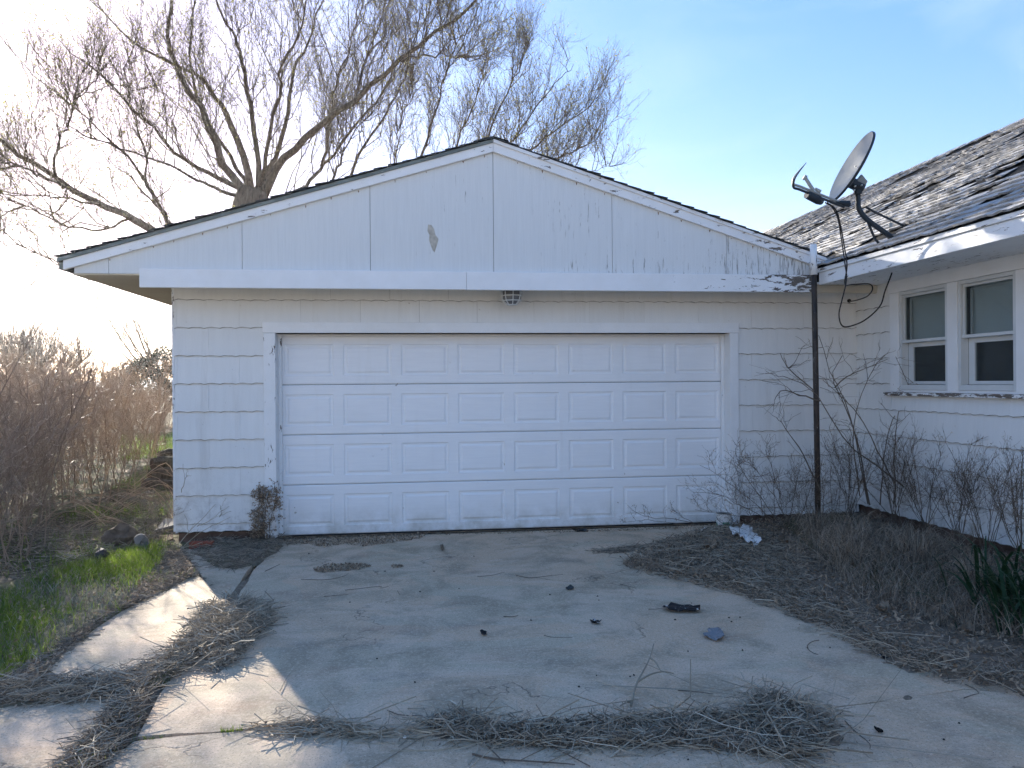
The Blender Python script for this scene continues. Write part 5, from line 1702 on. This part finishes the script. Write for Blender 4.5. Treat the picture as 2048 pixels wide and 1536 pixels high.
# ------------------------------------------------------------------ small things lying about
def rock(name, label, cat, c, size, mat, seed=0, flat=0.7, bury=0.3):
    rr = np.random.default_rng(seed)
    bm = bmesh.new()
    bmesh.ops.create_icosphere(bm, subdivisions=2, radius=1)
    ks = rr.normal(0, 1, (7, 3))
    for v in bm.verts:
        k = 1.0
        for q in ks:
            d = v.co.normalized().dot(Vector(q).normalized())
            k -= max(0, d - 0.6) * 0.95
        k += 0.05 * math.sin(v.co.x * 9 + seed) * math.cos(v.co.y * 8) + rr.normal(0, 0.022)
        v.co = Vector((v.co.x * size[0], v.co.y * size[1], v.co.z * size[2])) * k
    me = bpy.data.meshes.new(name)
    for f in bm.faces: f.smooth = False
    bm.to_mesh(me)
    bm.free()
    me.materials.append(mat)
    o = link(name, me, None, (c.x, c.y, c.z + size[2] * (1 - bury)))
    o.rotation_euler.z = rr.uniform(0, 6)
    return tag(o, label, cat)


rock('stone', 'round black stone with a sunlit top, in the grass at left', 'stone', gp(208, 1122), (.095, .08, .075), M['darkstone'], 1)
rock('stone', 'low brown boulder half hidden behind the round black stone', 'stone', gp(240, 1092), (.17, .13, .14), M['boulder'], 2)
rock('stone', 'pale pointed stone block between the boulder and the wall corner', 'stone', gp(282, 1098), (.10, .07, .09), M['stone'], 3)
rock('stone', 'small dark stone left of the brown boulder', 'stone', gp(222, 1090), (.06, .05, .05), M['darkstone'], 4)
WHITE = plain('chalky_white', (0.74, 0.73, 0.70), 0.8, 0.2, var=.12, scale=30)
rock('stone', 'small white lump on the ground left of the paint can', 'stone', gp(1410, 1066), (.05, .035, .04), WHITE, 5)
rock('stone', 'little white pebble on the concrete left of the front weed mat', 'stone', gp(810, 1478), (.009, .008, .008), WHITE, 6, bury=.1)
rock('stone', 'flat pale pebble by the dead stems left of the door', 'stone', gp(522, 1114), (.035, .03, .012), M['stone'], 7)
rock('stone', 'tiny bark crumb lying alone right of the wall brick', 'stone', gp(618, 1108), (.012, .01, .008), M['darkstone'], 8)
# brick under the wall corner
bb = gp(398, 1100)
br = MB()
br.box((bb.x - .11, bb.y + .05, 0.0), (bb.x + .11, bb.y + .14, .062))
tag(br.build('brick', M['brick'], loc=(bb.x, bb.y + .1, 0), bevel=.006, jitter=.002), 'single red brick lying under the wall at the left corner', 'brick')
# log pile
lg = [((300, 955), (356, 950), 12.0, .13, 'thick dark log lowest in the pile beside the garage wall'), ((305, 930), (356, 925), 12.2, .11, 'dark log lying on top of the pile beside the garage wall'),
      ((285, 968), (350, 972), 11.6, .09, 'front log of the pile with lighter bark'), ((320, 912), (356, 905), 12.6, .08, 'small log at the back top of the pile')]
for (a, b, zc, r_, lb) in lg:
    p, q = at(*a, zc), at(*b, zc + .3)
    o = empty('log', p, lb, 'log', 'logs piled beside the garage wall')
    mdl = (p + q) / 2 + Vector((0, 0, .015))
    MB().tube([p, p.lerp(mdl, .6), mdl, q], [r_, r_ * 1.06, r_ * 1.02, r_ * .95], 12).build('bark', M['bark'], o)
    d_ = (p - q).normalized()
    MB().lathe(p, d_, [(r_ * .93, 0.001), (r_ * .6, .006), (.001, .004)], 12).build('cut_end', M['wood'], o)
bd = [gp(300, 1070), gp(345, 1062)]
tag(MB().prism([at(310, 1066, 8.2), at(352, 1054, 8.25), at(352, 1042, 8.5), at(330, 1042, 8.5)], (0, 0, .03)).build('board', M['stone'], loc=at(330, 1050, 8.3), bevel=.004), 'pale flat stone slab leaning by the left wall corner', 'slab')
tag(MB().prism([at(305, 1100, 7.7), at(346, 1085, 7.75), at(346, 1074, 7.9), at(320, 1080, 7.9)], (0, 0, .04)).build('board', M['wood'], loc=at(330, 1090, 7.8), bevel=.004), 'weathered brown board lying by the left wall corner', 'board')

# paint can
pcn = gp(1448, 1062)
can_ = empty('paint_can', (pcn.x, pcn.y, 0.0), 'old open white paint can with worn green label, beside the door casing', 'can')


def mk_can():
    t = NT('worn_can_label')
    n = t.noise(14, 5, .7)
    c = t.mix(t.ramp(n, .60, .63), (.76, .77, .76), (.16, .18, .2))
    band = t.math('MULTIPLY', t.ramp(t.sep(2), .035, .04), t.ramp(t.sep(2), .11, .105))
    c = t.mix(t.math('MULTIPLY', band, t.ramp(t.noise(11, 3, .6), .5, .56)), c, (.10, .27, .17))
    c = t.mix(t.ramp(t.noise(40, 3, .7), .62, .66), c, (.12, .09, .07))
    return t.done(c, .45, .4)


cb = Vector((pcn.x, pcn.y, 0.012))
MB().lathe(cb, (0, 0, 1), [(.001, 0), (.08, 0), (.083, .004), (.081, .01), (.081, .165), (.0845, .17), (.0845, .178)], 28).build('can_body', mk_can(), can_, smooth=True)
MB().lathe(cb, (0, 0, 1), [(.0845, .178), (.070, .178), (.070, .172), (.077, .168), (.077, .09), (.001, .09)], 28).build('can_rim', M['dish_pale'], can_, smooth=True)
MB().tube(smooth_path([cb + Vector((-.083, 0, .14)), cb + Vector((-.07, -.07, .10)), cb + Vector((0, -.1, .07)), cb + Vector((.07, -.07, .10)), cb + Vector((.083, 0, .14))], 14), .0025, 5).build('can_handle', M['pole'], can_)


def scrap(name, label, cat, pts, mat, curl=.015, th=.004, z=0.004, dome=0.0):
    """ragged curled flake: outline given on the ground, pushed to a thin bent plate"""
    P = [gp(x, y) for x, y in pts]
    c = sum(P, Vector()) / len(P)
    ring = []
    n = len(P)
    for i in range(n):
        a, b = P[i], P[(i + 1) % n]
        for k in range(3):
            q = a.lerp(b, k / 3) + Vector((random.gauss(0, .003), random.gauss(0, .003), 0))
            ring.append(q)
    inner = [c.lerp(q, .55) for q in ring]
    zr = [z + curl * random.uniform(.1, 1) for _ in ring]
    m = MB()
    N = len(ring)
    top = [Vector((q.x, q.y, zz + th)) for q, zz in zip(ring, zr)] + [Vector((q.x, q.y, z + th + dome + random.uniform(0, .003))) for q in inner] + [Vector((c.x, c.y, z + th + dome))]
    bot = [p - Vector((0, 0, th)) for p in top]
    f = []
    for i in range(N):
        j = (i + 1) % N
        f += [(i, j, N + j, N + i), (N + i, N + j, 2 * N)]
    g = [tuple(2 * N + 1 + k for k in q[::-1]) for q in f]
    e = [(i, 2 * N + 1 + i, 2 * N + 1 + (i + 1) % N, (i + 1) % N) for i in range(N)]
    m.poly(top + bot, f + g + e)
    return tag(m.build(name, mat, loc=(c.x, c.y, 0)), label, cat)


def mk_flake(name, a, b, thr):
    t = NT(name)
    c = t.mix(t.ramp(t.noise(28, 5, .7), thr, thr + .03), a, b)
    t.bump(t.noise(90, 3), .5, .003)
    return t.done(c, .8, .25)


TARF = mk_flake('tar_flake_with_white', (.02, .02, .022), (.55, .55, .55), .60)
GREYF = mk_flake('grey_granule_flake', (.22, .23, .25), (.12, .12, .13), .56)
WPAPER = mk_flake('torn_white_sheet', (.78, .77, .76), (.14, .12, .12), .57)
gpz = 'shingle scraps fallen on the driveway'
scrap('shingle_scrap', 'long curled black shingle strip flecked with white on the right of the driveway', 'scrap', [(1326, 1217), (1350, 1214), (1380, 1216), (1401, 1220), (1399, 1227), (1370, 1227), (1340, 1226), (1328, 1222)], TARF, .03, .006, dome=.02)
scrap('shingle_scrap', 'largest grey shingle piece, lying flat below the long black strip', 'scrap', [(1406, 1273), (1416, 1268), (1420, 1261), (1443, 1262), (1445, 1270), (1450, 1276), (1437, 1285), (1418, 1281)], GREYF, .018, .006, dome=.008)
scrap('shingle_scrap', 'small dark grey flake near the right bed edge', 'scrap', [(1758, 1313), (1768, 1310), (1783, 1313), (1780, 1319), (1766, 1320)], TARF, .012)
scrap('shingle_scrap', 'small pale-topped flake left of centre on the driveway', 'scrap', [(961, 1268), (970, 1265), (975, 1268), (969, 1274), (963, 1272)], TARF, .02)
scrap('shingle_scrap', 'small hooked black flake below the middle of the driveway', 'scrap', [(1180, 1244), (1192, 1243), (1203, 1246), (1199, 1250), (1186, 1249)], TARF, .02)
scrap('shingle_scrap', 'small grey-black flake between door and long black strip', 'scrap', [(1132, 1178), (1140, 1174), (1149, 1177), (1144, 1181), (1134, 1181)], M['darkshingle'], .015)
scrap('shingle_scrap', 'lone black leaf-shaped flake at the right below the crack', 'scrap', [(1747, 1460), (1757, 1461), (1767, 1468), (1757, 1469)], M['felt'], .015)
scrap('shingle_scrap', 'tiny black crumb beside the leaf near the door', 'scrap', [(1146, 1062), (1158, 1060), (1168, 1063), (1155, 1065)], M['felt'], .01)
scrap('shingle_scrap', 'dark scrap at the foot of the door right of centre', 'scrap', [(1156, 1061), (1170, 1060), (1178, 1063), (1166, 1065)], M['darkshingle'], .012)
scrap('torn_sheet', 'crumpled torn white sheet with dark cracks lying on the right bed', 'debris', [(1459, 1074), (1480, 1071), (1499, 1068), (1506, 1080), (1519, 1092), (1523, 1104), (1510, 1107), (1497, 1102), (1480, 1091), (1466, 1084)], WPAPER, .07, .006, z=.05, dome=.05)
scrap('leaf', 'curled brown leaf standing alone on the concrete before the door', 'leaf', [(881, 1095), (886, 1093), (889, 1098), (886, 1104), (882, 1101)], M['litter'], .03, .002)
for k, (x, y, lb) in enumerate(((1568, 1095, 'brown dead leaf right of the torn white sheet'), (1420, 1105, 'pale brown leaf on the bed left of the torn white sheet'), (1765, 1238, 'upright tan leaf in the middle of the right bed'), (1935, 1280, 'small tan leaf standing near the lower right bed edge'))):
    scrap('leaf', lb, 'leaf', [(x - 13, y), (x, y - 8), (x + 14, y - 2), (x + 6, y + 7), (x - 6, y + 6)], M['litter'], .05, .002, z=.06)
# specks
rng = random.Random(5)
k = 0
specks = [(1350, 1240), (1458, 1236), (1463, 1244), (1480, 1235), (1195, 1193), (1198, 1201), (1383, 1207), (840, 1184), (700, 1205), (642, 1238), (918, 1178), (1062, 1241), (948, 1113), (770, 1143), (868, 1143), (1193, 1352), (1260, 1354), (1268, 1351), (830, 1365), (1485, 1301), (1376, 1303), (1615, 1296), (1660, 1296), (1190, 1085), (1376, 1163), (1100, 1190), (754, 1318), (1158, 1374), (720, 1450), (1918, 1447), (1888, 1480), (1376, 1520), (1590, 1140)]
sp_me = None
for (x, y) in specks:
    p = gp(x, y)
    r_ = rng.uniform(.003, .007)
    if sp_me is None:
        o = MB().poly([(p.x + dx * .01, p.y + dy * .01, z_) for dx, dy, z_ in ((-1, -.6, .001), (.8, -.8, .001), (1.1, .5, .001), (-.5, .9, .001), (0, 0, .009))], [(0, 1, 4), (1, 2, 4), (2, 3, 4), (3, 0, 4), (3, 2, 1, 0)]).build('bark_crumb', M['felt'], loc=(p.x, p.y, 0))
        sp_me = o.data
    else:
        o = link('bark_crumb', sp_me, None, (p.x, p.y, 0))
        o.scale = (r_ / .008, r_ / .008 * rng.uniform(.6, 1.2), 1)
        o.rotation_euler.z = rng.uniform(0, 6)
    tag(o, 'tiny black bark crumb on the shaded concrete', 'crumb', 'black crumbs strewn over the driveway')

# single twigs on the concrete
tws = [
    ([(602, 1161), (650, 1161), (685, 1155), (697, 1148)], 'thin twig curving up to the left bark drift'), ([(648, 1196), (672, 1193), (697, 1191)], 'faint twig on the concrete left of the shaded middle'),
    ([(690, 1183), (720, 1179), (760, 1174), (762, 1178), (778, 1175)], 'thin crooked twig below the bark drifts'), ([(795, 1184), (799, 1192)], 'tiny twig stub left of centre'),
    ([(955, 1155), (985, 1152), (1010, 1145)], 'straight twig in front of the door centre'), ([(1032, 1153), (1060, 1157), (1090, 1154), (1126, 1151)], 'curved twig right of the straight twig before the door'),
    ([(1007, 1235), (1025, 1235), (1036, 1233)], 'short twig in the middle of the driveway'), ([(1088, 1273), (1105, 1277), (1145, 1277)], 'thin grey twig below the short middle twig'),
    ([(1297, 1221), (1312, 1221), (1326, 1219)], 'twig touching the left end of the long black strip'), ([(1638, 1283), (1622, 1287), (1614, 1296), (1622, 1306), (1636, 1312)], 'curved twig like an open ring, right of the grey shingle piece'),
    ([(1356, 1383), (1390, 1386), (1427, 1392)], 'straight twig above the right end of the front weeds'), ([(775, 1425), (800, 1432), (845, 1435)], 'bent twig left of the front weed mat'),
    ([(815, 1419), (840, 1420), (856, 1421)], 'short pale twig above the bent twig'), ([(1215, 1104), (1245, 1103), (1270, 1101)], 'thin twig left of the right bed debris'),
    ([(1095, 1323), (1110, 1323)], 'tiny stub on the pale patch of concrete'), ([(538, 1210), (555, 1208), (577, 1209)], 'dark twig pointing right out of the straw heap'),
    ([(530, 1185), (540, 1195), (548, 1204)], 'thin twig leaning above the straw heap'), ([(530, 1145), (560, 1130)], 'short twig by the wall-side slab joint'),
    ([(945, 1510), (985, 1520), (1060, 1527), (1110, 1530), (1150, 1532)], 'long crooked stick below the front weed mat'), ([(958, 1450), (962, 1480), (985, 1505), (1010, 1530)], 'stick bending down out of the front weed mat'),
    ([(1690, 1445), (1710, 1465), (1738, 1490), (1740, 1503)], 'thin stalk arcing right from the front weed hump'), ([(1930, 1372), (1950, 1380), (1958, 1388)], 'small twig at the end of the right crack'),
    ([(1928, 1400), (1945, 1392), (1958, 1390)], 'forked twig piece below the right crack'), ([(1180, 1537), (1120, 1505), (1100, 1495)], 'thin stalk crossing the lower edge below the weeds'),
    ([(1240, 1171), (1260, 1175), (1272, 1178)], 'faint stalk left of the right bed'), ([(560, 1385), (573, 1360), (582, 1348)], 'pale thin stalk on the sunlit shadow edge'),
]
for pts, lb in tws:
    P = smooth_path([gp(x, y) + Vector((0, 0, .005 + random.uniform(0, .006))) for x, y in pts], 8)
    n = len(P)
    r_ = random.uniform(.0018, .0034)
    if 'stick' in lb: r_ = .0045
    tag(MB().tube(P, [r_ * (1 - .5 * i / (n - 1)) for i in range(n)], 5).build('twig', M['straw'] if 'pale' in lb else M['weed'], loc=P[0]), lb, 'twig')
# forked branch with a dead leaf above the front weeds
fb_ = gp(1280, 1410)
fk = empty('forked_twig', fb_, 'forked pale branch rising from the front weed mat', 'twig')
def g2(x, y, h): return gp(x, y) + Vector((0, 0, h))
for pts in ([(1262, 1415, .01), (1272, 1390, .05), (1288, 1370, .08), (1300, 1352, .10), (1308, 1330, .12)], [(1275, 1385, .055), (1300, 1372, .06), (1325, 1362, .05), (1347, 1358, .03)], [(1302, 1353, .10), (1313, 1360, .09), (1322, 1370, .07)], [(1265, 1410, .01), (1255, 1412, .02), (1240, 1420, .02)]):
    MB().tube(smooth_path([g2(*p) for p in pts], 10), [.006 - .0004 * i for i in range(10)], 6).build('branch', M['straw'], fk, smooth=True)

# ------------------------------------------------------------------ air: thin haze over the whole yard
hm = bpy.data.materials.new('thin_sunlit_haze')
hm.use_nodes = True
hn, hl = hm.node_tree.nodes, hm.node_tree.links
hn.remove(hn['Principled BSDF'])
pv = hn.new('ShaderNodeVolumePrincipled')
pv.inputs['Color'].default_value = (0.95, 0.96, 1.0, 1)
pv.inputs['Density'].default_value = 0.0007
pv.inputs['Anisotropy'].default_value = 0.7
hl.new(pv.outputs[0], hn['Material Output'].inputs['Volume'])
hz_o = MB().box((-720, -100, -3), (720, 720, 22)).build('haze', hm, loc=(0, 0, 0))
hz_o['kind'] = 'stuff'


# dust and crumbs that thin out onto the concrete
for pl, n, sp, lb in ((STRIPA_CORE, 1300, .09, 'fine crumbs thinning out from the front weed mat onto the concrete'), (PILE, 600, .10, 'fine crumbs round the pale straw heap'), (STRIPB, 600, .08, 'fine crumbs round the weed strip between the left slabs'),
                      (BEDE, 1800, .10, 'fine crumbs thinning out from the right bed onto the concrete'), (WALLBASE, 500, .09, 'fine crumbs at the wall foot left of the door'), (DOORB, 500, .08, 'fine crumbs in front of the door at left'), (EDGE, 900, .07, 'fine crumbs along the left slab edge')):
    litter('crumbs', pl, n, 0.011, 'litter', lb, 'litter', h=0.004, spill=sp)
